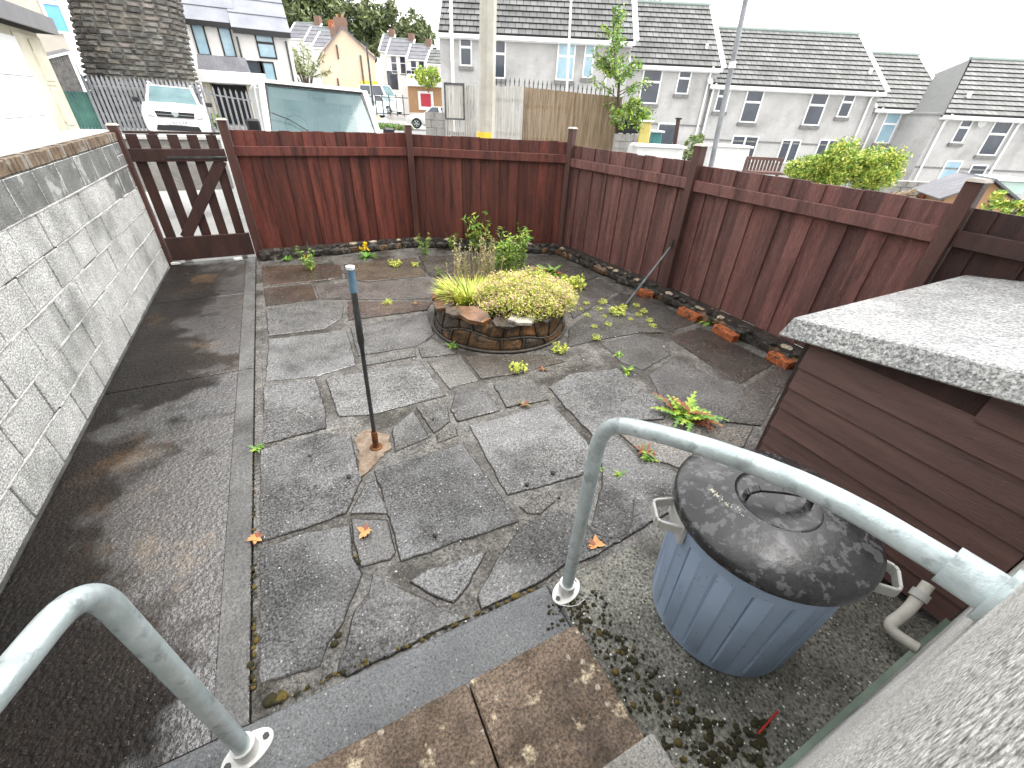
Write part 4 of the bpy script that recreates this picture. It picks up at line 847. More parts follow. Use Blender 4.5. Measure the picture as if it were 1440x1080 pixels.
place_win(h2, 916, 114, 1.05, 1.75); place_win(h2, 962, 111, .7, 1.25, sill=True); pipe(h2, 999, 100, 190); band(h2, 178, 1000); place_win(h2, 935, 196, 1.1, 1.6, split='', sill=False, name='door')
h3 = gable_house('terrace_house', W0, 1001, 1240, (112, 127), 2.65, -2.6, 'widest grey terrace house, behind the lamp post', depth=8, group=GH)
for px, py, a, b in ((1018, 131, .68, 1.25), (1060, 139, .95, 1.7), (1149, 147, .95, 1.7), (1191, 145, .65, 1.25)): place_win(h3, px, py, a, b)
pipe(h3, 1005, 115, 200); pipe(h3, 1228, 128, 210); band(h3, 202, 1120)
place_win(h3, 1044, 209, 1.5, 1.3, split='v', sill=False); place_win(h3, 1108, 213, 1.1, 1.2, split='v', sill=False); place_win(h3, 1160, 213, 1.1, 1.2, split='v', sill=False)
h4 = gable_house('terrace_house', W0 + .5, 1231, 1330, (146, 154), 2.6, -3.2, 'grey terrace house with the lime shrubs before it, second from the right', depth=8, group=GH)
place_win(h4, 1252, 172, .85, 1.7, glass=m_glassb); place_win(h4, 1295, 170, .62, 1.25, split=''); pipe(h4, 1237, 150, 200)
mb = MB(); mb.box(h4[4] - 2.2, h4[4] - 1.0, -.16, -.01, h4[2] - 3.3, h4[2] - 3.1); mb.build('canopy', m_slate, h4[0])
h5 = gable_house('terrace_house', W0 - 2, 1327, 1520, (155, 167), 2.5, -3.4, 'rightmost grey terrace house with a hipped roof, cut by the frame', depth=8, group=GH, hipl=3.4)
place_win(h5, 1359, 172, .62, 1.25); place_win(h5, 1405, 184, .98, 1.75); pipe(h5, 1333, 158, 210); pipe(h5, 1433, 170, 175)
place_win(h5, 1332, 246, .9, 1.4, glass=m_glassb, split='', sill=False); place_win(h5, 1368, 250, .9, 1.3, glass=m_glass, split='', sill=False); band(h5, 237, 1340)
p = pu(1376, 172, W0 - 2); mb = MB(); mb.lathe([(0, 0), (.16, .03), (.22, .1), (.2, .1), (0, .05)], 20, M=Matrix.Translation((p.x - h5[1], -.15, p.z + 3.4)) @ Matrix.Rotation(PI / 2, 4, 'X')); mb.build('wall_fan', m_grey, h5[0])
h6 = gable_house('terrace_house', W0 + 9, 1318, 1400, (146, 150), 1.7, -3.2, 'grey terrace house farthest away, seen in the dip between two roofs', depth=7, group=GH)
for H_, px, py in ((h2, 992, 68), (h3, 1222, 103), (h5, 1361, 135)):    # roof vents
    t_, cx, h_, x0, x1, W_, zb = H_; p = pu(px, py, W_ + .9); mb = MB(); mb.beam((p.x - cx, .9, p.z - zb - .35), (p.x - cx + .05, .9, p.z - zb + .2), .16, .12); mb.build('roof_vent', m_upvc, t_)
# tall poles
def pole(name, px0, y_top, px1, y_bot, W, r0, r1, m_, label, cat, zb=None, sides=16):
    a = pu(px0, max(y_top, -120), W); b = pu(px1, y_bot, W); zb = -1.0 if zb is None else zb
    d = (a - b) / (a.z - b.z); base = b + d * (zb - b.z); t = thing(name, wl(base.x, W, zb), label, cat, None, -FR[0])
    top = d * (a.z - zb); mb = MB(); mb.tube([(0, 0, 0), (top.x, 0, top.z)], r0, sides, radii=[r0, r1]); o = mb.build('shaft', m_, t, smooth=True, angle=40); return t, top, d
t, top, d = pole('utility_pole', 688, -100, 684, 190, 9.2, .165, .135, m_pole, 'thick square-edged concrete pole rising just behind the back fence', 'pole', zb=-.2, sides=8)
mb = MB(); z_ = pu(684, 191, 9.2).z + .2; mb.tube([(0, 0, z_ - .1), (0, 0, z_ + .06)], .17, 8); mb.build('yellow_band', m_yellow, t)
mb = MB(); mb.tube([(top.x, -.3, top.z - .3), (top.x, .3, top.z - .3)], .03, 8); mb.build('step_bolt', m_iron, t)
t, top, d = pole('lamp_post', 1072, -110, 1000, 232, 13.5, .075, .055, m_palis, 'grey steel lamp post in front of the widest grey house', 'lamp post', zb=-1.2)
mb = MB(); mb.tube([top * .62, top * .64], .085, 12); mb.build('joint_collar', m_galv2, t)
mb = MB(); mb.box(top.x - .6, top.x + .15, -.12, .12, top.z - .02, top.z + .1); mb.build('lantern', m_galv2, t)
t, top, d = pole('slim_pole', 631, -100, 637, 118, 20, .07, .055, m_upvc, 'slim white pole in front of the left end of the highest grey house', 'pole', zb=-.6)
mb = MB(); mb.tube([top, top + Vector((0, 0, .06))], .085, 12); mb.build('cap', m_grey, t)
t, top, d = pole('slim_pole', 808, -100, 797, 125, 20, .05, .035, m_upvc, 'slim white pole in front of the window beside the sapling', 'pole', zb=-.8)
mb = MB(); mb.tube([top, top + Vector((0, 0, .06))], .06, 12); mb.build('cap', m_grey, t)
t, top, d = pole('slim_pole', 515, 62, 524, 140, 40, .09, .07, m_iron, 'slim dark pole standing against the cream gable', 'pole', zb=-.2)
mb = MB(); mb.tube([top, top + Vector((0, 0, .1))], .1, 8); mb.build('cap', m_black, t)
# ---- board fences behind the pole
def boards(name, W, x0, y0, x1, y1, yb, m_, n, label, spikes=False, gap=.01, rz=0, irregular=.02, group=None):
    a, b = pu(x0, y0, W), pu(x1, y1, W); zb = pu((x0 + x1) / 2, yb, W).z - 1.0; t = sthing(name, a.x, W, zb, label, 'fence', group, rz)
    w_ = (b.x - a.x) / n; mb = MB()
    for k in range(n):
        f = (k + .5) / n; h = a.z + (b.z - a.z) * f - zb + U(-irregular, irregular)
        mb.box(k * w_, (k + 1) * w_ - gap, U(0, .02), .03 + U(0, .02), 0, h)
    mb.build('boards', m_, t)
    h = min(a.z, b.z) - zb; L_ = b.x - a.x
    for rz_ in (h - .4, h - 1.3): mb = MB(); mb.box(0, L_, .06, .11, rz_, rz_ + .1); mb.build('rail', m_, t)
    if spikes:
        mb = MB()
        for k in range(int(L_ / .14)):
            x = k * .14; f = x / L_; z = a.z + (b.z - a.z) * f - zb; mb.box(x, x + .03, .13, .15, z - .6, z + .1); 
            v = [mb.bm.verts.new(q) for q in ((x - .01, .13, z + .1), (x + .04, .13, z + .1), (x + .015, .14, z + .24))]; mb.bm.faces.new(v)
        mb.build('spikes', m_iron, t)
    return t
boards('board_fence', 16, 737, 122, 876, 137, 215, m_bamboo, 62, 'brown weathered close-board screen behind the corner of the patio fence', True, .004, irregular=.012)
boards('board_fence', 15.8, 697, 121, 737, 121, 195, m_pale_wood, 13, 'silvered vertical boards between the concrete pole and the brown screen', True, .012)
boards('board_fence', 14, 653, 121, 671, 119, 195, m_pale_wood, 4, 'narrow pale boards just left of the concrete pole', False, .01)
t = boards('board_fence', 13.8, 626, 167, 671, 169, 195, m_pale_wood, 14, 'lower slatted pale fence under the framed board panel', False, .03)
a, b = pu(625, 117, 13.6), pu(653, 168, 13.6); t = sthing('boarded_screen', a.x, 13.6, b.z, 'framed panel of pale rough boards fixed left of the concrete pole', 'panel')
w_, h_ = b.x - a.x, a.z - b.z; mb = MB()
for k in range(7): mb.box(k * w_ / 7, (k + 1) * w_ / 7 - .008, 0, .03, 0, h_)
mb.build('boards', m_pale_wood, t); mb = MB(); mb.box(-.02, w_ + .02, -.02, -.001, h_ - .03, h_ + .02); mb.box(-.02, w_ + .02, -.02, -.001, -.02, .02); mb.box(w_ - .02, w_ + .02, -.02, -.001, .021, h_ - .031); mb.box(-.02, .02, -.02, -.001, .021, h_ - .031); mb.build('frame', m_iron, t)
def rubble_wall(name, W, x0, y0, x1, y1, yb, label, th=.25, cw=.32, chh=.2, m_=m_dwall, extra=1.0):
    a, b = pu(x0, y0, W), pu(x1, y1, W); zb = pu((x0 + x1) / 2, yb, W).z - extra; t = sthing(name, a.x, W, zb, label, 'wall'); w_ = b.x - a.x; h = (a.z + b.z) / 2 - zb
    mb = MB(); mb.box(.005, w_ - .005, .01, th, 0, h - .01); mb.build('core', m_tjoint, t); mb = MB(); z = h; r = 0
    while z > .1:
        z0 = z - chh; x = -(cw / 2 if r % 2 else 0)
        while x < w_:
            l = cw * U(.75, 1.2); mb.box(max(0, x) + .008, min(w_, x + l) - .008, U(-.02, 0), .05, z0 + .008, z - .006) if min(w_, x + l) - max(0, x) > .05 else None; x += l
        z = z0; r += 1
    mb.build('stones', m_, t); return t
rubble_wall('low_wall', 14.5, 597, 157, 631, 158, 190, 'grey rough block wall left of the framed board panel')
rubble_wall('low_wall', 15, 866, 187, 897, 190, 212, 'pale stone-block planter wall at the right end of the brown screen')
a = pu(868, 179, 15.1); b = pu(897, 188, 15.1); t = sthing('plant_trough', (a.x + b.x) / 2, 15.2, b.z, 'black plant trough on the pale stone-block wall', 'planter'); mb = MB(); mb.box(-.32, .32, -.12, .15, 0, .2, top=(-.03, -.03)); mb.build('trough', m_black, t); mb = MB(); mb.box(-.3, .3, -.1, .13, .2, .22); mb.build('soil', m_soil, t)
def bush(name, px, py, W, R3, n, r, ms, label, cat='bush', zc=None, stems=True):
    p = pu(px, py, W); base = p.z - R3[2]; t = thing(name, wl(p.x, W, base), label, cat)
    mb = MB(); mb.norecalc = True; crown(mb, (0, 0, R3[2]), R3, n, r, len(ms)); mb.build('foliage', ms, t)
    mb = MB()
    for k in range(5):
        a = U(0, 6.28); mb.tube([(0, 0, -.5), (math.cos(a) * R3[0] * .3, math.sin(a) * R3[1] * .3, R3[2] * .6), (math.cos(a) * R3[0] * .6, math.sin(a) * R3[1] * .6, R3[2] * 1.3)], .02, 5, radii=[.03, .02, .008])
    mb.build('stems', m_bark, t); return t
bush('shrub', 886, 164, 15.3, (.62, .5, .42), 1500, .05, [L_green, L_lime, L_olive], 'bright green shrub in the black trough on the stone-block wall')
bush('shrub', 971, 207, 13, (.32, .3, .45), 700, .04, [L_green, L_olive, L_pale], 'small green shrub beside the patio fence post right of the white skip')
bush('shrub', 601, 108, 49, (1.6, 1.2, .75), 2200, .1, [L_lime, L_green, L_yel], 'rounded lime shrub growing over the orange shed roof')
bush('shrub', 183, 172, 20.8, (.8, .5, .8), 1300, .06, [L_lime, L_green, L_green], 'bright green bush left of the white parked car')
bush('shrub', 298, 172, 20.8, (.35, .4, .55), 600, .05, [L_lime, L_green, L_olive], 'small green bush right of the white parked car')
bush('shrub', 1138, 240, 9.4, (.38, .4, .27), 9000, .02, [L_lime, L_yel, L_green], 'feathery lime conifer, leftmost of the three behind the side fence')
bush('shrub', 1178, 232, 9.0, (.36, .4, .38), 9000, .02, [L_lime, L_yel, L_green], 'feathery lime conifer, middle and tallest of the three behind the side fence')
bush('shrub', 1233, 238, 8.8, (.42, .4, .36), 9000, .02, [L_lime, L_yel, L_green], 'feathery lime conifer, rightmost of the three behind the side fence')
bush('shrub', 1415, 292, 6.5, (.5, .35, .22), 1100, .03, [L_lime, L_yel, L_green], 'lime-leaved shrub showing over the fence at the right edge')
# sapling
p = pu(868, 215, 15.6); t = thing('sapling', wl(p.x, 15.6, p.z - 1), 'tall slender young tree with light green leaves before the grey houses', 'tree')
mb = MB(); tp = pu(853, 20, 15.6); H_ = tp.z - p.z + 1; dx = tp.x - p.x
sk = [(0, 0, 0), (-.15, 0, 1.6), (-.3, .05, 2.8), (-.1 + dx * .5, 0, H_ * .7), (dx, 0, H_)]
mb.tube(sk, .05, 8, radii=[.06, .05, .04, .025, .008]); mb.build('trunk', m_bark, t, smooth=True)
mbf = MB(); mbf.norecalc = True; mbb = MB()
for k in range(34):
    f = .32 + .66 * k / 33; i = min(3, int(f * 4)); q = Vector(sk[i]).lerp(Vector(sk[i + 1]), f * 4 - i); a = U(0, 6.28); L_ = (1.05 - f) * 1.35 * U(.5, 1.15) + .15
    if k in (2, 3): a = 0; L_ = 1.4
    e = q + Vector((math.cos(a) * L_, math.sin(a) * L_, L_ * U(.3, .8) if k > 4 else -.15)); mbb.tube([q, q.lerp(e, .5) + Vector((0, 0, .05)), e], .012, 5, radii=[.014, .01, .004])
    for j in range(int(60 * L_) + 26):
        s = q.lerp(e, U(.25, 1.08)) + rv() * .13; leafq(mbf, s, rv() + Vector((0, 0, .6)), U(.035, .06), random.choice((0, 0, 1, 2)), 1.3)
mbf.build('crown', [L_green, L_lime, L_olive], t); mbb.build('limbs', m_bark, t)
# clutter over the side fence
def lbox(name, W, x0, y0, x1, y1, m_, label, cat, th=.6, part='body', extra=None):
    a, b = pu(x0, y0, W), pu(x1, y1, W); t = sthing(name, (a.x + b.x) / 2, W, b.z, label, cat); w_ = (b.x - a.x) / 2; mb = MB(); mb.box(-w_, w_, 0, th, 0, a.z - b.z, top=(.03, .03)); mb.build(part, m_, t, bevel=.02)
    if extra: extra(t, w_, a.z - b.z)
    return t
def rim(t, w_, h): mb = MB(); mb.box(-w_ - .03, w_ + .03, -.04, .64, h + .002, h + .05); mb.build('rim', m_upvc, t)
lbox('white_skip', 12.5, 896, 206, 958, 232, m_white, 'white low tank standing behind the patio fence left of its post', 'tank', 1.2, extra=rim)
lbox('white_wall', 14, 1000, 206, 1048, 240, m_white, 'white rendered garden wall at the foot of the lamp post', 'wall', .2, part='render', extra=rim)
t = lbox('yellow_slide', 15, 901, 171, 912, 205, mat('faded_yellow', (.5, .42, .1), (.62, .54, .2), 4, (.5, .7), .1, 30), 'pale yellow plastic strip leaning beside the stone-block wall', 'panel', .1, extra=rim)
lbox('green_bin', 16, 918, 186, 928, 212, plain('teal_plastic', (.05, .2, .2), .5), 'small teal garden bin by the dark doorway', 'bin', .4, extra=rim)
t, top, d = pole('wooden_post', 954, 168, 947, 215, 14, .06, .055, m_gate, 'dark wooden post in front of the white-framed doorway', 'post', zb=-1.0); mb = MB(); mb.box(top.x - .07, top.x + .07, -.07, .07, top.z, top.z + .04); mb.build('cap', m_black, t)
a, b = pu(1052, 220, 11.5), pu(1092, 250, 11.5); t = sthing('garden_bench', a.x, 11.5, b.z - .3, 'red-brown slatted garden bench back showing over the side fence', 'bench'); L_ = b.x - a.x; h = a.z - b.z + .3; mb = MB()
for k in range(9): mb.box(.05 + k * (L_ - .1) / 9, .05 + k * (L_ - .1) / 9 + .05, 0, .02, .45, h - .06)
mb.build('slats', m_siding, t); mb = MB(); mb.box(-.02, L_ + .02, -.01, .03, h - .06, h); mb.box(-.02, L_ + .02, -.4, .03, .4, .449); mb.build('seat', m_siding, t)
for x in (-.02, L_ - .03): mb = MB(); mb.box(x, x + .05, -.01, .04, 0, h - .061); mb.build('leg', m_siding, t)
rubble_wall('low_wall', 11, 1262, 250, 1342, 262, 290, 'rough stone garden wall behind the side fence left of the orange shed', m_=m_dwall, chh=.13, cw=.3)
t = sthing('wood_pile', pu(1275, 262, 9.5).x, 9.5, pu(1275, 278, 9.5).z - .1, 'small pile of broken timber and bricks on the garden wall', 'wood pile'); mb = MB()
for k in range(14): a = U(-.4, .4); x = U(-.4, .7); mb.beam((x, U(-.1, .1), U(0, .15)), (x + U(.2, .5), U(-.1, .1), U(.05, .3)), .05, .03)
mb.build('planks', m_bamboo, t); mb = MB(); mb.box(.35, .6, -.1, .05, .12, .2); mb.box(.5, .8, -.12, .03, .21, .28); mb.build('bricks', m_brick, t)
# orange shed right
p = pu(1375, 285, 8.5); t = thing('garden_shed', wl(p.x, 8.5, p.z - .2), 'small orange-brown gabled shed behind the right end of the side fence', 'shed', None, -FR[0] - rad(20)); mb = MB()
h = pu(1375, 250, 8.5).z - p.z + .2; mb.prism([(-.5, 0), (.5, 0), (.5, 1.2), (-.5, 1.2)], h - .34, 0); v = [(-.5, 0, h - .34), (.5, 0, h - .34), (0, 0, h - .04)]; mb.face(v); mb.face([(a, 1.2, c) for a, b, c in v]); mb.build('wall', m_orange, t)
mb = MB(); mb.beam((-.62, .55, h - .4), (.0, .55, h), 1.4, .03, (0, 1, 0)) if 0 else None
for s in (-1, 1): mb.box(0, .72, -.1, 1.3, 0, .03, Matrix.Translation((0, 0, h - .02)) @ Matrix.Rotation(rad(30) if s > 0 else rad(150), 4, 'Y'))
mb.build('roof', m_slate, t)
t = lbox('glass_frame', 9.5, 1398, 254, 1438, 275, mat('mint_glass', (.35, .5, .45), (.5, .62, .56), 2, (.1, .2), 0), 'pale mint greenhouse roof beyond the orange-brown shed', 'greenhouse', .8, part='glazing', extra=rim)
# ---- orange shed, saloon and the far street
a, b = pu(573, 121, 50), pu(627, 152, 50); t = sthing('orange_shed', (a.x + b.x) / 2, 50, b.z - .5, 'low orange building with a white flat roof and a red notice', 'shed'); w_ = (b.x - a.x) / 2; h = a.z - b.z + .5
mb = MB(); mb.box(-w_, w_ + 2, 0, 5, 0, h); mb.build('wall', m_orange, t); mb = MB(); mb.box(-w_ - .2, w_ + 2.2, -.3, 5.2, h + .01, h + 1.0, top=(.2, .8)); mb.build('roof', m_white, t)
c_ = pu(599, 139, 50); mb = MB(); mb.box(c_.x - t_x if 0 else c_.x - (a.x + b.x) / 2 - .75, c_.x - (a.x + b.x) / 2 + .75, -.08, -.01, h - 1.9, h - .35); n_ = mb.build('notice_frame', m_upvc, t); mb = MB(); q = c_.x - (a.x + b.x) / 2; mb.box(q - .5, q + .5, -.12, -.081, h - 1.6, h - .55); mb.build('notice', m_signred, n_)
# cream gable
frame(4)
W = 66; a, b, ap = pu(452, 75, W), pu(526, 74, W), pu(487, 44, W)
zb = pu(480, 140, W).z - 2; t = sthing('gable_house', (a.x + b.x) / 2, W, zb, 'house end with a plain cream gable wall in the middle distance', 'house'); w_ = (b.x - a.x) / 2; he = (a.z + b.z) / 2 - zb; hr = ap.z - zb + .4
mb = MB(); mb.box(-w_, w_, 0, 11, 0, he); v = [(-w_, 0, he), (w_, 0, he), (-.3, 0, hr)]; mb.face(v); mb.face([(x, 11, z) for x, y, z in v]); mb.build('wall', m_cream, t)
mb = MB()
for s, x in ((-1, -w_), (1, w_)): mb.face([(x * 1.05, -.25, he - .3), (-.3, -.25, hr + .06), (-.3, 11.2, hr + .06), (x * 1.05, 11.2, he - .3)]); mb.face([(x * 1.05, -.25, he - .5), (-.3, -.25, hr - .14), (-.3, -.25, hr + .06), (x * 1.05, -.25, he - .3)])
mb.build('roof', m_slate, t)
for x0_, z0_, z1_ in ((w_ * .45, .5, he * .98), (-w_ * .55, 1, he * .62), (-w_ * .4, he * .9, he * 1.1)): mb = MB(); mb.tube([(x0_, -.1, z0_), (x0_, -.1, z1_)], .09, 6); mb.build('drainpipe', m_iron, t)
for x_, y_ in ((-.3, 1.2), (-.3, 10)):
    mb = MB(); mb.box(x_ - .7, x_ + .7, y_ - .4, y_ + .4, hr - .5, hr + .9); mb.build('chimney', plain('dull_brick', (.2, .12, .09), .8), t)
    for e_x in (-.3, .3): mb = MB(); mb.tube([(x_ + e_x, y_, hr + .9), (x_ + e_x, y_, hr + 1.2)], .12, 8); mb.build('chimney_pot', plain('clay_pot', (.4, .2, .12), .8), t)
mb = MB(); q = pu(530, 122, W); mb.box(w_ - 2.0, w_ + .1, -.12, -.01, q.z - zb - 1.3, q.z - zb + .5); mb.build('yellow_dado', m_yellow, t)
frame()
# roofs stepping down left of the gable
for i, (x0_, x1_, ey, ry, W_, lab) in enumerate(((405, 442, (52, 54), 2.3, 88, 'grey-roofed terrace house at the left end of the far row'), (428, 462, (58, 60), 2.2, 84, 'grey-roofed terrace house second from the left in the far row'), (440, 474, (64, 67), 2.1, 80, 'grey-roofed terrace house next to the cream gable'))):
    hh = gable_house('far_house', W_, x0_, x1_, ey, ry, -1, lab, depth=8, wall=m_whiter, roofm=m_slate, group='far terrace houses with slate roofs', course=1.2)
    mb = MB(); mb.box(hh[4] - .9, hh[4], 3.4, 4.6, hh[2] + ry - .6, hh[2] + ry + 1.0); mb.build('chimney', m_brick if i == 1 else plain('dull_brick', (.2, .12, .09), .8), hh[0])
for i, (x0_, x1_, ey, ry, W_, lab) in enumerate(((534, 549, (70, 71), 2.5, 92, 'white terrace house directly right of the cream gable'), (544, 577, (75, 77), 2.4, 90, 'white terrace house with a dark porch, middle of the far right row'), (573, 602, (82, 83), 2.2, 88, 'white terrace house behind the lime shrub in the far row'), (600, 640, (88, 90), 1.8, 80, 'low white house with a dark tiled roof beside the grey house end'))):
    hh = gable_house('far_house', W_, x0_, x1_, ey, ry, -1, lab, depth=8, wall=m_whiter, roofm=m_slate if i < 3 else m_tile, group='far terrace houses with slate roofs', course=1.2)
    mb = MB(); mb.box(hh[4] - .9, hh[4], 3.4, 4.6, hh[2] + ry - .6, hh[2] + ry + .8); mb.build('chimney', plain('dull_brick', (.2, .12, .09), .8), hh[0])
    if i in (1, 2):
        for fx in (.3, .68): place_win(hh, x0_ + (x1_ - x0_) * fx, (88 if i == 1 else 93), 1.0, 2.6, sill=True)
        place_win(hh, x0_ + (x1_ - x0_) * .25, 113, 2.0, 2.8, split='', sill=False, name='door')
frame(0)
# white house with black windows
Wh = 31
h7 = gable_house('white_house', Wh, 256, 330, (22, 30), 3.8, -.2, 'white rendered house with two narrow black-framed windows beside the stone tower', depth=8, wall=m_whiter, roofm=mat('pale_slate_roof', (.19, .2, .23), (.27, .28, .31), .8, (.4, .7), .1, 8), group='white houses left of the cream gable', course=1.0, gutter=False)
for px, py in ((280, 47), (317, 50)): place_win(h7, px, py, .58, 1.4, frame=m_black, glass=m_glassb, split='', sill=False)
place_win(h7, 322, 93, 1.7, .7, frame=m_black, glass=m_glassb, split='v', sill=False)
h8 = gable_house('white_house', Wh - .3, 327, 405, (35, 43), 3.2, -.2, 'white rendered house with one square black-framed upstairs window', depth=8, wall=m_whiter, roofm=MATS['pale_slate_roof'], group='white houses left of the cream gable', course=1.0, gutter=False)
place_win(h8, 372, 56, .85, 1.15, frame=m_black, glass=m_glassb, sill=False); place_win(h8, 357, 97, 1.0, .7, frame=m_black, glass=m_glass, split='', sill=False); place_win(h8, 377, 103, .75, 1.0, frame=m_black, glass=m_glassb, split='', sill=False)
pipe(h8, 330, 40, 95, .05, False, m_iron); pipe(h8, 399, 45, 95, .05, False, m_iron)
for H_ in (h7, h8): mb = MB(); mb.box(H_[3] - .05, H_[4] + .05, -.35, -.2, H_[2] - .34, H_[2] - .12); mb.build('gutter', m_black, H_[0])
# garage block in front
Wg = 27; a, b = pu(283, 92, Wg), pu(364, 110, Wg); zb = .3; t = sthing('double_garage', a.x, Wg, zb, 'low garage with a wide white lintel and a dark open doorway', 'garage'); L_ = b.x - a.x; h = (a.z + b.z) / 2 - zb
mb = MB(); mb.box(-.3, L_ + .3, -.5, 3, h - .45, h); mb.build('lintel', m_white, t, bevel=.02); mb = MB(); mb.box(-.2, .1, 0, 3, -1, h - .46); mb.box(L_ * .72, L_ * .78, 0, 3, -1, h - .46); mb.box(L_ * .781, L_ + .2, .1, 3, -1, h - .46); mb.build('wall', m_creamc, t); mb = MB(); mb.box(.1, L_ * .72, 1.2, 1.3, -1, h - .46); mb.build('door', m_black, t)  # black panel stands in for the shade inside the open doorway
mb = MB(); mb.box(.4, 2.4, .0, .0, h, h + .1) if 0 else mb.box(-.2, 1.9, .4, 1.2, h + .02, h + .6, top=(.1, .3)); mb.build('roof_box', m_slate, t)
frame()
# far hill trees
def tree(px, py, W, R3, n, r, ms, label, zb):
    p = pu(px, py, W); t = thing('hill_tree', wl(p.x, W, zb), label, 'tree', 'trees on the hill behind the houses'); hc = p.z - zb
    mb = MB(); mb.norecalc = True; crown(mb, (0, 0, hc), R3, n, r, len(ms)); mb.build('crown', ms, t); mb = MB(); mb.tube([(0, 0, -2), (.2, 0, hc * .5), (0, 0, hc)], .3, 7, radii=[.45, .3, .12]); mb.build('trunk', m_bark, t)
for i, (px, py, W_, R3, lab) in enumerate(((345, 6, 105, (9, 6, 6), 'dark tree rising above the white house roof, leftmost on the hill'), (385, 8, 100, (9, 6, 6), 'dark green tree above the right end of the white house roof'), (420, 18, 108, (9, 6, 6), 'tree above the red chimney on the hill'), (455, 22, 106, (8, 6, 6), 'broad green tree behind the cream gable chimney'), (490, 33, 110, (7, 5, 5.5), 'tree right behind the top of the cream gable'), (515, 48, 108, (5, 4, 4.5), 'low tree sloping down right of the cream gable'), (562, 47, 112, (6, 5, 4.5), 'separate rounded tree above the white terrace roofs'), (590, 60, 118, (4, 4, 3), 'small pale tree at the right end of the hill'), (437, 2, 118, (9, 6, 6), 'tall tree cut by the top of the frame above the far roofs'), (900, 2, 60, (3, 2.5, 1.6), 'tree top showing over the ridge of the highest grey house'))):
    tree(px, py, W_, R3, 2600, .42 if i < 9 else .18, [leaf('hill_leaf', (.05, .075, .035), (.1, .13, .06)), leaf('hazed_hill_leaf', (.1, .13, .06), (.19, .22, .12)), L_olive], lab, -1)  # distance haze is put into these paler, duller leaf colours
# palm-like small tree in front of the cream gable
p = pu(430, 118, 34); t = thing('small_tree', wl(p.x, 34, p.z - 1), 'small wispy pale tree beside the van roof in front of the white house', 'tree'); mb = MB(); mb.norecalc = True; mbb = MB()
for k in range(12):
    a = U(0, 6.28); e = Vector((math.cos(a) * U(.7, 1.9), math.sin(a) * .6, U(1.8, 3))); mbb.tube([(0, 0, 0), (e.x * .3, e.y * .3, 1.4), e], .03, 5, radii=[.06, .04, .012])
    for j in range(55):
        q = Vector((e.x * .3, e.y * .3, 1.4)).lerp(e, U(.1, 1.1)) + rv() * .16; leafq(mb, q, rv() + Vector((0, 0, .5)), .08, random.choice((0, 1, 1)), 2.2)
mb.build('crown', [L_olive, L_pale], t); mbb.build('trunk', m_bark, t)
frame(-5)
# ---- stone tower (viaduct pier)
Wt = 24; a0, a1 = pu(112, 118, Wt), pu(84, 0, Wt); b0_, b1_ = pu(287, 150, Wt), pu(251, 0, Wt)
zb = .7; cx0 = (a0.x + b0_.x) / 2; t = sthing('stone_pier', cx0, Wt, zb, 'massive tapering pier of dark coursed stone blocks behind the parked car', 'stone pier')
zt_ = 7.6; hw0 = (b0_.x - a0.x) / 2; shift = ((a1.x + b1_.x) / 2 - cx0) / (a1.z - a0.z); sh = ((b1_.x - a1.x) / 2 - hw0) / (a1.z - a0.z)
mb = MB().usetone(); z = -1.2
pd = 2.0
def pier(an, z, o):
    """battered pier with rounded flanks"""
    dz = z + zb - a0.z; hw = hw0 + sh * dz + o; k = 2 / 3.2; c, s = math.cos(an), math.sin(an)
    return Vector((shift * dz + hw * math.copysign(abs(c) ** k, c), pd + (pd + o) * math.copysign(abs(s) ** k, s), z))
mc = MB(); rr_ = [[mc.bm.verts.new(pier(2 * PI * k / 48, z_, -.06)) for k in range(48)] for z_ in (-1.2, 3, zt_ + .2)]
for A, B in zip(rr_, rr_[1:]):
    for k in range(48): mc.bm.faces.new([A[k], A[(k + 1) % 48], B[(k + 1) % 48], B[k]])
mc.bm.faces.new(rr_[-1]); mc.build('core', m_tjoint, t, smooth=True)
# equal-length table of the outline so stones stay the same size round the flanks
tab = [0.0]; NT = 720
for k in range(NT): tab.append(tab[-1] + (pier(-PI * (k + 1) / NT, 0, 0) - pier(-PI * k / NT, 0, 0)).length)
def an_at(sv):
    import bisect
    k = min(NT, max(1, bisect.bisect(tab, sv))); return -PI * (k - 1 + (sv - tab[k - 1]) / max(1e-6, tab[k] - tab[k - 1])) / NT
r = 0
while z < zt_:
    ch_ = .17 + U(-.01, .012); x = -(.25 if r % 2 else 0)
    while x < tab[-1]:
        l = U(.32, .62); xa, xb = max(0, x) + .012, min(tab[-1], x + l) - .012
        if xb - xa > .06:
            v_ = U(.55, 1.35); mb.tone = (v_ * U(.95, 1.08), v_, v_ * U(.9, 1.02)); bl = U(.02, .08); bw = (xb - xa) * .18
            va = [mb.bm.verts.new(pier(an_at(q), zz, -.03)) for q, zz in ((xa, z + .012), (xb, z + .012), (xb, z + ch_ - .012), (xa, z + ch_ - .012))]
            vb = [mb.bm.verts.new(pier(an_at(q), zz, bl * e_)) for q, zz, e_ in ((xa + bw, z + .045, 1), (xb - bw, z + .045, .8), (xb - bw, z + ch_ - .05, .7), (xa + bw, z + ch_ - .045, .9))]
            mb._f(mb.bm.faces.new(vb))
            for i in range(4): mb._f(mb.bm.faces.new([va[i], va[(i + 1) % 4], vb[(i + 1) % 4], vb[i]]))
        x += l
    z += ch_; r += 1
mb.build('blocks', m_tower, t)
frame(0)
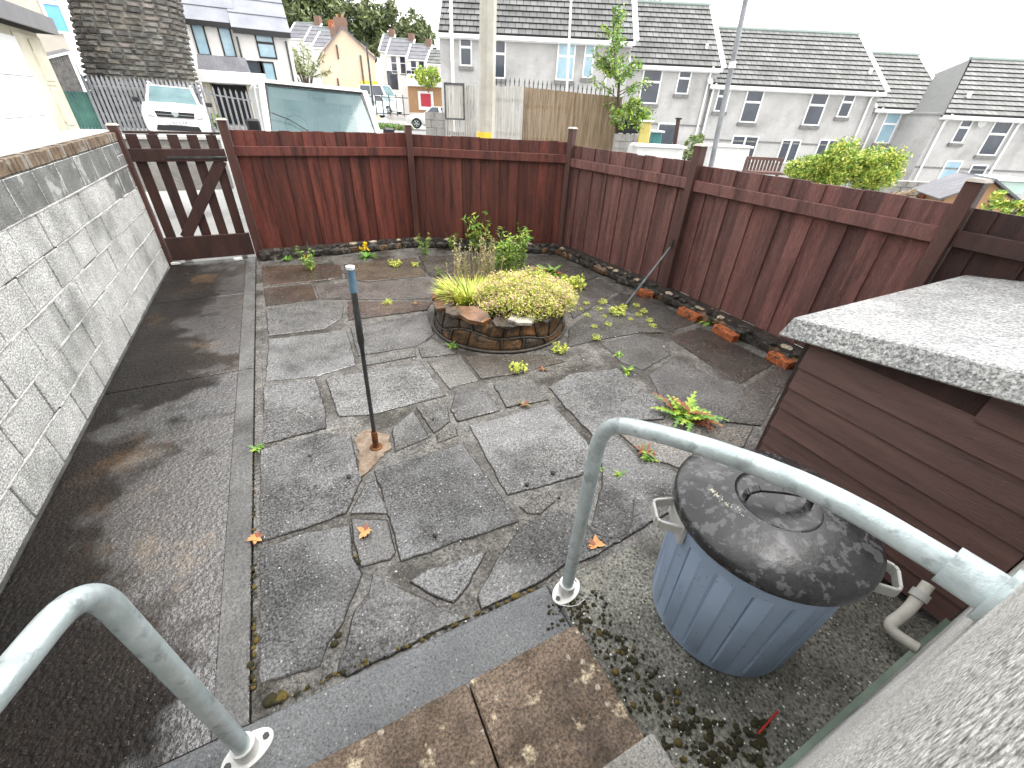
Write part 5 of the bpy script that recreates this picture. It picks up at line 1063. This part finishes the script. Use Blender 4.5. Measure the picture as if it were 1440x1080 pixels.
# ---- palisade fences
def palisade(W, x0, y0, x1, y1, m_, label, h=2.0, pitch=.155, zoff=0):
    a, b = pu(x0, y0, W), pu(x1, y1, W); L_ = b.x - a.x; t = sthing('palisade_fence', a.x, W, a.z - h, label, 'fence', None); tilt = (b.z - a.z) / L_; mb = MB(); n = int(L_ / pitch)
    for k in range(n):
        x = k * pitch; z = tilt * x; mb.box(x, x + .075, 0, .02, z + .1, z + h - .08); v = [mb.bm.verts.new(q) for q in ((x, .01, z + h - .08), (x + .075, .01, z + h - .08), (x + .037, .01, z + h + .03))]; mb.bm.faces.new(v)
    mb.build('pales', m_, t)
    for zz in (.3, h - .28): mb = MB(); mb.beam((0, .05, zz), (L_, .05, zz + tilt * L_), .05, .05); mb.build('rail', m_, t)
    return t
palisade(21.6, 76, 103, 118, 105, m_palig, 'dark green steel palisade fence beside the garage corner', pitch=.092)
palisade(21.5, 112, 105, 290, 116, m_palis, 'grey steel palisade fence running behind the white parked car', pitch=.125)
palisade(24, 288, 120, 348, 130, m_palis, 'grey steel palisade gate across the dark garage doorway', h=2.2, pitch=.2)
palisade(21.4, 344, 128, 368, 131, m_palis, 'short grey palisade stretch beside the van', h=1.8, pitch=.2)
frame()
# railings by the far cars
a, b = pu(527, 141, 36), pu(574, 146, 36); t = sthing('railing', a.x, 36, pu(550, 163, 36).z, 'thin dark railing in front of the far parked cars', 'railing'); L_ = b.x - a.x; mb = MB()
for k in range(int(L_ / .5) + 1): mb.box(k * .5, k * .5 + .06, 0, .06, 0, 1.3)
mb.build('posts', m_iron, t); 
for rz_ in (.1, 1.1): mb = MB(); mb.box(0, L_, -.01, .07, rz_, rz_ + .05); mb.build('rail', m_iron, t)
mb = MB(); mb.norecalc = True; a = pu(527, 166, 34); b = pu(576, 168, 34)
for k in range(900): q = wl(U(a.x, b.x), 34 + U(-1, 1), 0); leafq(mb, q + Vector((0, 0, terr(q.x, q.y) + U(0, .3))), rv(), .08, random.choice((0, 1)), 1.8)
tag(mb.build('verge_grass', [L_olive, L_green]), 'strip of rough grass under the dark railing', 'grass', kind='stuff')
frame(-22)
# left edge: house with blue window, shed, small wall
a, b = pu(-10, -30, 23), pu(86, 40, 23); t = sthing('beige_house', b.x, 23, .4, 'beige house end with a blue-lit window at the top left corner', 'house'); mb = MB(); zz = pu(66, 40, 23).z - .4
mb.box(-7.5, .0, .0, 1.5, zz - .9, zz + 5); mb.build('wall', mat('beige_render', (.42, .38, .33), (.54, .5, .44), 1, (.7, .9), .2, 20), t)
mb = MB(); mb.box(-7.5, -.0, -.02, 1.4, -1, zz - .91); mb.build('lower_wall', plain('blue_grey_boards', (.16, .19, .22), .6), t)
p_ = pu(74, 14, 23); win(t, p_.x - b.x, p_.z - .4 + .1, .52, 1.4, glass=plain('bright_blue_glass', (.12, .4, .75), .1, spec=.8), split='h', sill=False)
mb = MB(); mb.box(-4.6, -4.4, -.1, -.01, -1, zz + 5); mb.build('drainpipe', m_upvc, t)
p_ = pu(86, 82, 21.5); t = thing('lean_to', wl(p_.x, 21.5, p_.z - .85), 'dark timber lean-to with a white edged sloping roof at the left', 'shed', None, -FR[0]); mb = MB()
for k in range(14): mb.box(-1.2 + k * .12, -1.09 + k * .12, 0, .03, 0, 1.5 + k * .035)
t.scale = (.5, .5, .5); mb.build('boards', mat('grey_black_boards', (.05, .05, .05), (.16, .15, .14), 4, (.6, .8), .2, 20), t); mb = MB(); mb.beam((-1.35, -.1, 1.45), (.6, -.1, 2.05), .1, .1); mb.build('fascia', m_upvc, t); mb = MB(); mb.beam((-1.35, .8, 1.5), (.6, .8, 2.1), 1.7, .03, (0, 1, 0)) if 0 else mb.face([(-1.35, -.1, 1.52), (.6, -.1, 2.12), (.6, 1.8, 2.3), (-1.35, 1.8, 1.7)]); mb.build('roof', m_slate, t); mb = MB(); mb.box(.4, .55, -.05, 0, 0, 1.95); mb.build('door_post', m_upvc, t)
frame(0)
p_ = pu(95, 172, 9.6); t = thing('brick_stub', wl(p_.x, 9.6, p_.z - .9), 'short brick wall with a white flat coping beyond the garage', 'wall', None, -FR[0]); mb = MB(); mb.box(-.5, .3, 0, .2, 0, .62); mb.build('brickwork', m_coping, t); mb = MB(); mb.box(-.6, .36, -.06, .26, .621, .69); mb.build('coping', m_coptop, t)
p_ = pu(175, 176, 8.6)
t = thing('road_rail', wl(pu(135, 173, 9.5).x, 9.5, pu(135, 180, 9.5).z - .6), 'low grey wall top crossing behind the gate', 'wall', None, -FR[0]); L_ = pu(305, 190, 9.5).x - pu(135, 175, 9.5).x; mb = MB(); mb.box(0, L_, 0, .25, -.3, .46); mb.build('render', m_dwall, t); mb = MB(); mb.box(-.03, L_ + .03, -.03, .28, .461, .5); mb.build('coping', m_coptop, t)
# ================================================================== VEHICLES
def loft_car(name, loc, rz, tilt, L_, Wd, Hh, prof, green, label, paint, group=None, arch=((.17, .33), (.8, .33)), plate=None, detail=True, cat='car', wheel_r=.31, estate=False):
    """prof: body top line [(x fraction from nose, z)], green: greenhouse [(x, z_low.. top line)]; nose at -y, local x across"""
    t = thing(name, loc, label, cat, group, rz); t.rotation_euler.y = tilt
    # body shell: rings across y
    ys_ = [i / 40 for i in range(41)]
    def topz(f):
        for (a, za), (b, zb_) in zip(prof, prof[1:]):
            if a <= f <= b: return za + (zb_ - za) * (f - a) / (b - a)
        return prof[-1][1]
    mb = MB(); rings = []
    for f in ys_:
        tz = topz(f); hw = Wd / 2 * (1 - .2 * max(0, (.1 - f) / .1) ** 2 - .14 * max(0, (f - .93) / .07) ** 2); y = f * L_
        zb_ = .2
        for af, ar in arch:
            d = abs(f - af) * L_
            if d < wheel_r + .06: zb_ = max(zb_, math.sqrt((wheel_r + .06) ** 2 - d * d) + wheel_r * .9)
        sec = [(-.0, zb_ if zb_ < .3 else zb_), (hw * .8, zb_), (hw * .97, max(zb_, .3)), (hw, max(zb_, .5)), (hw * .99, max(zb_ + .02, tz * .8)), (hw * .92, tz * .97), (hw * .7, tz), (0, tz + .02)]
        row = [mb.bm.verts.new((x, y, z)) for x, z in sec] + [mb.bm.verts.new((-x, y, z)) for x, z in sec[-2:0:-1]]
        rings.append(row)
    n = len(rings[0])
    for A, B in zip(rings, rings[1:]):
        for k in range(n): mb._f(mb.bm.faces.new([A[k], A[(k + 1) % n], B[(k + 1) % n], B[k]]))
    mb.bm.faces.new(rings[0]); mb.bm.faces.new(rings[-1]); mb.build('body', paint, t, smooth=True, angle=40)
    # greenhouse
    g0, g1, g2, g3, zl, zt2 = green      # windscreen foot, roof front, roof rear, rear foot (fractions), sill z, roof z
    hw = Wd / 2; bx_ = hw * .9; tx = hw * .7
    B_ = [(g0, bx_ * .93, zl), (g1, tx, zt2 - .03), (g2, tx, zt2 - .02), (g3, bx_ * .9, zl)]
    mb = MB(); lft = [Vector((-x, f * L_, z)) for f, x, z in B_]; rgt = [Vector((x, f * L_, z)) for f, x, z in B_]
    vl = [mb.bm.verts.new(p) for p in lft]; vr = [mb.bm.verts.new(p) for p in rgt]
    for i in range(3): mb.bm.faces.new([vl[i], vr[i], vr[i + 1], vl[i + 1]])
    mb.bm.faces.new(vl); mb.bm.faces.new(vr); mb.build('cabin', paint, t, bevel=.03, seg=2, smooth=True, angle=40)
    def glass(name_, quad, inset, out, gm=m_glassb):
        c = sum(quad, Vector()) / 4; nrm = (quad[1] - quad[0]).cross(quad[3] - quad[0]).normalized()
        if nrm.dot(c - Vector((0, L_ * .5, zl * .8))) < 0: nrm = -nrm
        mb = MB(); q = [c + (p - c) * inset + nrm * out for p in quad]; q2 = [p - nrm * (out + .005) for p in q]; va = [mb.bm.verts.new(p) for p in q]; vb = [mb.bm.verts.new(p) for p in q2]; mb.bm.faces.new(va)
        for i in range(4): mb.bm.faces.new([va[i], va[(i + 1) % 4], vb[(i + 1) % 4], vb[i]])
        mb.build(name_, gm, t)
    glass('windscreen', [lft[0], rgt[0], rgt[1], lft[1]], .88, .008, mat('car_windscreen', (.06, .12, .13), (.14, .22, .23), 1.5, (.08, .15), 0, spec=.3)); glass('rear_window', [lft[3], rgt[3], rgt[2], lft[2]], .84, .008, m_glass)
    for sd_, name_ in ((lft, 'side_window'), (rgt, 'side_window')):
        m0, m1 = sd_[0].lerp(sd_[3], .5), sd_[1].lerp(sd_[2], .45)
        glass(name_, [sd_[0].lerp(sd_[3], .04), m0.lerp(sd_[0], .03), m1.lerp(sd_[1], .04), sd_[1]], .86, .006, m_glass); glass(name_, [m0.lerp(sd_[3], .03), sd_[3], sd_[2], m1.lerp(sd_[2], .04)], .84, .006, m_glass)
    for af, ar in arch:
        for s in (-1, 1):
            M = Matrix.Translation((s * (hw - .11), af * L_, wheel_r)) @ Matrix.Rotation(s * PI / 2, 4, 'Y'); mb = MB(); mb.lathe([(0, -.1), (wheel_r * .95, -.1), (wheel_r, -.06), (wheel_r, .07), (wheel_r * .93, .1), (wheel_r * .66, .1), (wheel_r * .64, .07)], 28, M=M); w__ = mb.build('wheel', m_tyre, t, smooth=True, angle=40)
            mb = MB(); 
            for k in range(5):
                a = k * 2 * PI / 5; mb.beam(M @ Vector((0, 0, .085)), M @ Vector((math.cos(a) * wheel_r * .64, math.sin(a) * wheel_r * .64, .085)), .07, .02, M.to_3x3() @ Vector((0, 0, 1)))
            mb.lathe([(wheel_r * .66, .088), (wheel_r * .58, .09), (wheel_r * .58, .07)], 24, M=M); mb.build('rim', m_silver, w__)
    return t
# white hatchback facing the camera
cl = wl(*((lambda p: (p.x, p.y))(pu(241, 150, 18.2))), pu(240, 119, 19.8).z - 1.53)
ct = loft_car('parked_car', cl, rad(5), rad(2.5), 4.1, 1.72, 1.52, [(0, .62), (.015, .82), (.05, .93), (.24, 1.04), (.9, 1.05), (.985, .95), (1, .7)], (.22, .4, .86, .97, 1.0, 1.52), 'white hatchback with a black grille parked facing the gate', m_white)
def cpart(n, m_, f, parent=ct, **k): mb = MB(); f(mb); return mb.build(n, m_, parent, **k)
gr_ = cpart('grille', m_black, lambda q: q.prism([(-.5, -.0), (.5, -.0), (.46, -.15), (-.46, -.15)], .03, 0, Matrix.Translation((0, -.012, .83)) @ Matrix.Rotation(rad(90), 4, 'X')))
cpart('grille_bar', m_silver, lambda q: q.box(-.46, .46, -.05, -.043, .745, .757), gr_); cpart('badge', m_silver, lambda q: q.prism([(-.09, 0), (.09, 0), (.085, -.07), (.03, -.13), (-.03, -.13), (-.085, -.07)], .02, 0, Matrix.Translation((0, -.044, .83)) @ Matrix.Rotation(rad(90), 4, 'X')), gr_)
cpart('lower_grille', m_black, lambda q: q.prism([(-.52, 0), (.52, 0), (.57, -.14), (-.57, -.14)], .04, 0, Matrix.Translation((0, -.012, .47)) @ Matrix.Rotation(rad(90), 4, 'X')))
pl = cpart('number_plate', plain('plate_white', (.75, .78, .78), .5), lambda q: q.box(-.26, .26, -.06, -.02, .49, .61), bevel=.004)
tc_ = bpy.data.curves.new('plate_text', 'FONT'); tc_.body = 'CL63 CYR'; tc_.size = .115; tc_.align_x = 'CENTER'; tc_.extrude = .001; to = bpy.data.objects.new('plate_lettering', tc_); C.objects.link(to)
dg = bpy.context.evaluated_depsgraph_get(); me = bpy.data.meshes.new_from_object(to.evaluated_get(dg)); bpy.data.objects.remove(to); lo = bpy.data.objects.new('lettering', me); C.objects.link(lo); me.materials.clear(); me.materials.append(m_black); lo.parent = pl; lo.rotation_euler = (rad(90), 0, 0); lo.location = (0, -.062, .51)
for s in (-1, 1):
    cpart('headlight', mat('lamp_glass', (.5, .53, .55), (.75, .78, .8), 12, (.1, .2), .1, 20), lambda q: q.prism([(0, 0), (.24, .05), (.25, .17), (.03, .15)][::1] if s > 0 else [(0, 0), (-.03, .15), (-.25, .17), (-.24, .05)], .1, 0, Matrix.Translation((s * .52, .05, .68)) @ Matrix.Rotation(rad(90), 4, 'X')), bevel=.01)
    cpart('mirror', m_black, lambda q: q.box(s * .86, s * 1.04, 1.12, 1.2, 1.0, 1.13) if s > 0 else q.box(-1.04, -.86, 1.12, 1.2, 1.0, 1.13), bevel=.02)
    cpart('roof_rail', m_upvc, lambda q: q.tube([(s * .55, 1.7, 1.5), (s * .57, 1.8, 1.56), (s * .57, 3.2, 1.56), (s * .55, 3.3, 1.5)], .015, 6))
# white van behind the fence
m_vglass = mat('van_windscreen', (.05, .1, .11), (.12, .2, .21), .8, (.03, .05), 0, spec=.6)
nt = m_vglass.node_tree; b_ = nt.nodes['Principled BSDF']; b_.inputs['Alpha'].default_value = .72; b_.inputs['Specular IOR Level'].default_value = .35
vc = pu(455, 183, 9.0); vt = thing('parked_van', wl(vc.x, 9.0, .2), 'white van with a large windscreen parked right behind the back fence', 'van', None, rad(2)); vt.rotation_euler.y = rad(2.2)
hwv = .96; vs = pu(455, 118, 9.6).z - .2; zg = pu(455, 190, 9.0).z - .2 - .03
def vp(n, m_, f, parent=vt, **k): mb = MB(); f(mb); return mb.build(n, m_, parent, **k)
def vbody(q):
    secs = [(-.75, .45, .9, .8), (-.7, .45, zg - .45, .9), (-.45, .35, zg - .22, .95), (-.02, .3, zg - .03, hwv), (.0, .3, zg, hwv)]
    rr = []
    for y, z0, z1, hw in secs: rr.append([q.bm.verts.new(p) for p in ((-hw, y, z0), (-hw, y, z1 * .93), (-hw * .9, y, z1), (hw * .9, y, z1), (hw, y, z1 * .93), (hw, y, z0))])
    for A, B in zip(rr, rr[1:]):
        for i in range(6): q.bm.faces.new([A[i], A[(i + 1) % 6], B[(i + 1) % 6], B[i]])
    q.bm.faces.new(rr[0]); q.bm.faces.new(rr[-1])
vp('bonnet', m_white, vbody, smooth=True, angle=40)
wy0, wy1, tw = .02, .62, .84   # windscreen foot and head
vp('cargo_body', m_white, lambda q: (q.box(-hwv, hwv, .9, 4.2, .3, vs - .12), q.box(-hwv, hwv, .9, 4.2, vs - .119, vs, top=(.12, .05)), q.box(-hwv, hwv, .02, .899, .3, zg)), bevel=.02)
vp('roof_front', m_white, lambda q: q.prism([(-tw - .03, wy1 - .02), (tw + .03, wy1 - .02), (hwv - .06, .91), (-hwv + .06, .91)], .07, vs - .1), bevel=.02)
for s in (-1, 1): vp('pillar', m_white, lambda q: q.beam((s * (hwv - .05), .0, zg - .02), (s * (tw + .0), wy1 + .02, vs - .05), .09, .1, (0, 1, 0)), bevel=.015)
def vsg(q):
    q.face([(-hwv + .09, .0, zg + .02), (hwv - .09, .0, zg + .02), (tw - .07, wy1, vs - .085), (-tw + .07, wy1, vs - .085)])
vp('windscreen', m_vglass, vsg)
vp('screen_seal', m_black, lambda q: (q.beam((-hwv + .08, -.01, zg + .0), (hwv - .08, -.01, zg + .0), .05, .03), q.beam((-tw + .05, wy1 - .01, vs - .075), (tw - .05, wy1 - .01, vs - .075), .045, .03)))
for s in (-1, 1): vp('screen_seal', m_black, lambda q: q.beam((s * (hwv - .09), -.008, zg + .01), (s * (tw - .065), wy1 - .01, vs - .08), .035, .02))
vp('dashboard', m_interior, lambda q: q.box(-hwv + .1, hwv - .1, .1, .6, zg - .12, zg + .03), bevel=.02)
for sx in (-.45, .12, .5): vp('seat', m_interior, lambda q: (q.box(sx - .2, sx + .2, .95, 1.1, zg - .4, zg + .32, top=(.04, .02)), q.box(sx - .12, sx + .12, .97, 1.07, zg + .36, zg + .54)), bevel=.03) if 0 else vp('seat', m_interior, lambda q: (q.box(sx - .2, sx + .2, .7, .82, zg - .2, zg + .3, top=(.04, .02)), q.box(sx - .12, sx + .12, .72, .8, zg + .34, min(zg + .5, vs - .12))), bevel=.03)
vp('steering_wheel', m_black, lambda q: q.tube([Vector((-.42 + .18 * math.cos(a), .45 + .07 * math.sin(a), zg + .12 + .16 * math.sin(a))) for a in [2 * PI * k / 20 for k in range(21)]], .014, 6))
vp('sun_visor', m_upvc, lambda q: (q.box(-.7, -.15, .66, .68, vs - .27, vs - .13), q.box(.15, .7, .66, .68, vs - .27, vs - .13)), bevel=.008)
vp('rear_mirror', m_black, lambda q: q.box(-.08, .12, .55, .57, vs - .27, vs - .2), bevel=.006)
vp('wiper', m_black, lambda q: q.tube([(-.2, -.03, zg + .02), (-.55, .12, zg + .22), (-.8, .15, zg + .3)], .008, 5))
vp('paper_sheet', m_upvc, lambda q: q.box(-.62, -.36, .03, .2, zg + .032, zg + .04))
for s in (-1, 1): vp('door_mirror', m_black, lambda q: q.box(s * 1.0 if s > 0 else -1.2, s * 1.2 if s > 0 else -1.0, .05, .15, zg - .05, zg + .2), bevel=.03)
for s in (-1, 1):
    for y in (-.1, 3.2): M = Matrix.Translation((s * (hwv - .12), y, .32)) @ Matrix.Rotation(s * PI / 2, 4, 'Y'); vp('wheel', m_tyre, lambda q: q.lathe([(0, -.1), (.32, -.1), (.33, 0), (.32, .1), (.2, .11), (0, .1)], 24, M=M))
frame()
# far vehicles
sp0 = pu(600, 181, 37); loft_car('saloon_car', wl(sp0.x - 1.5, 37, sp0.z), -FR[0] - rad(80), 0, 4.6, 1.8, 1.45, [(0, .6), (.02, .75), (.28, .95), (.72, 1.0), (.97, .95), (1, .7)], (.27, .42, .68, .86, .93, 1.45), 'white saloon car seen from the side in front of the orange building', m_white, wheel_r=.33)
sp1 = pu(536, 160, 40); loft_car('hatchback_car', wl(sp1.x, 40, sp1.z - .3), -FR[0] + rad(60), 0, 4, 1.7, 1.45, [(0, .6), (.02, .75), (.26, .95), (.9, 1.0), (1, .8)], (.24, .42, .85, .97, .95, 1.45), 'silver hatchback behind the dark railing next to the van', m_silver, 'far parked cars')
sp2 = pu(562, 152, 47); loft_car('hatchback_car', wl(sp2.x, 47, sp2.z - .5), -FR[0] + rad(65), 0, 4, 1.7, 1.45, [(0, .6), (.02, .75), (.26, .95), (.9, 1.0), (1, .8)], (.24, .42, .85, .97, .95, 1.45), 'white hatchback behind the silver one at the railing', m_white, 'far parked cars')
sp3 = pu(558, 140, 56); loft_car('far_van', wl(sp3.x, 56, sp3.z - 1.0), -FR[0] + rad(62), 0, 5, 1.95, 2.2, [(0, .7), (.02, 1.0), (.16, 1.25), (.97, 1.3), (1, .8)], (.15, .3, .95, .99, 1.25, 2.3), 'white van parked before the white terrace houses', m_white, 'far parked cars', cat='van')
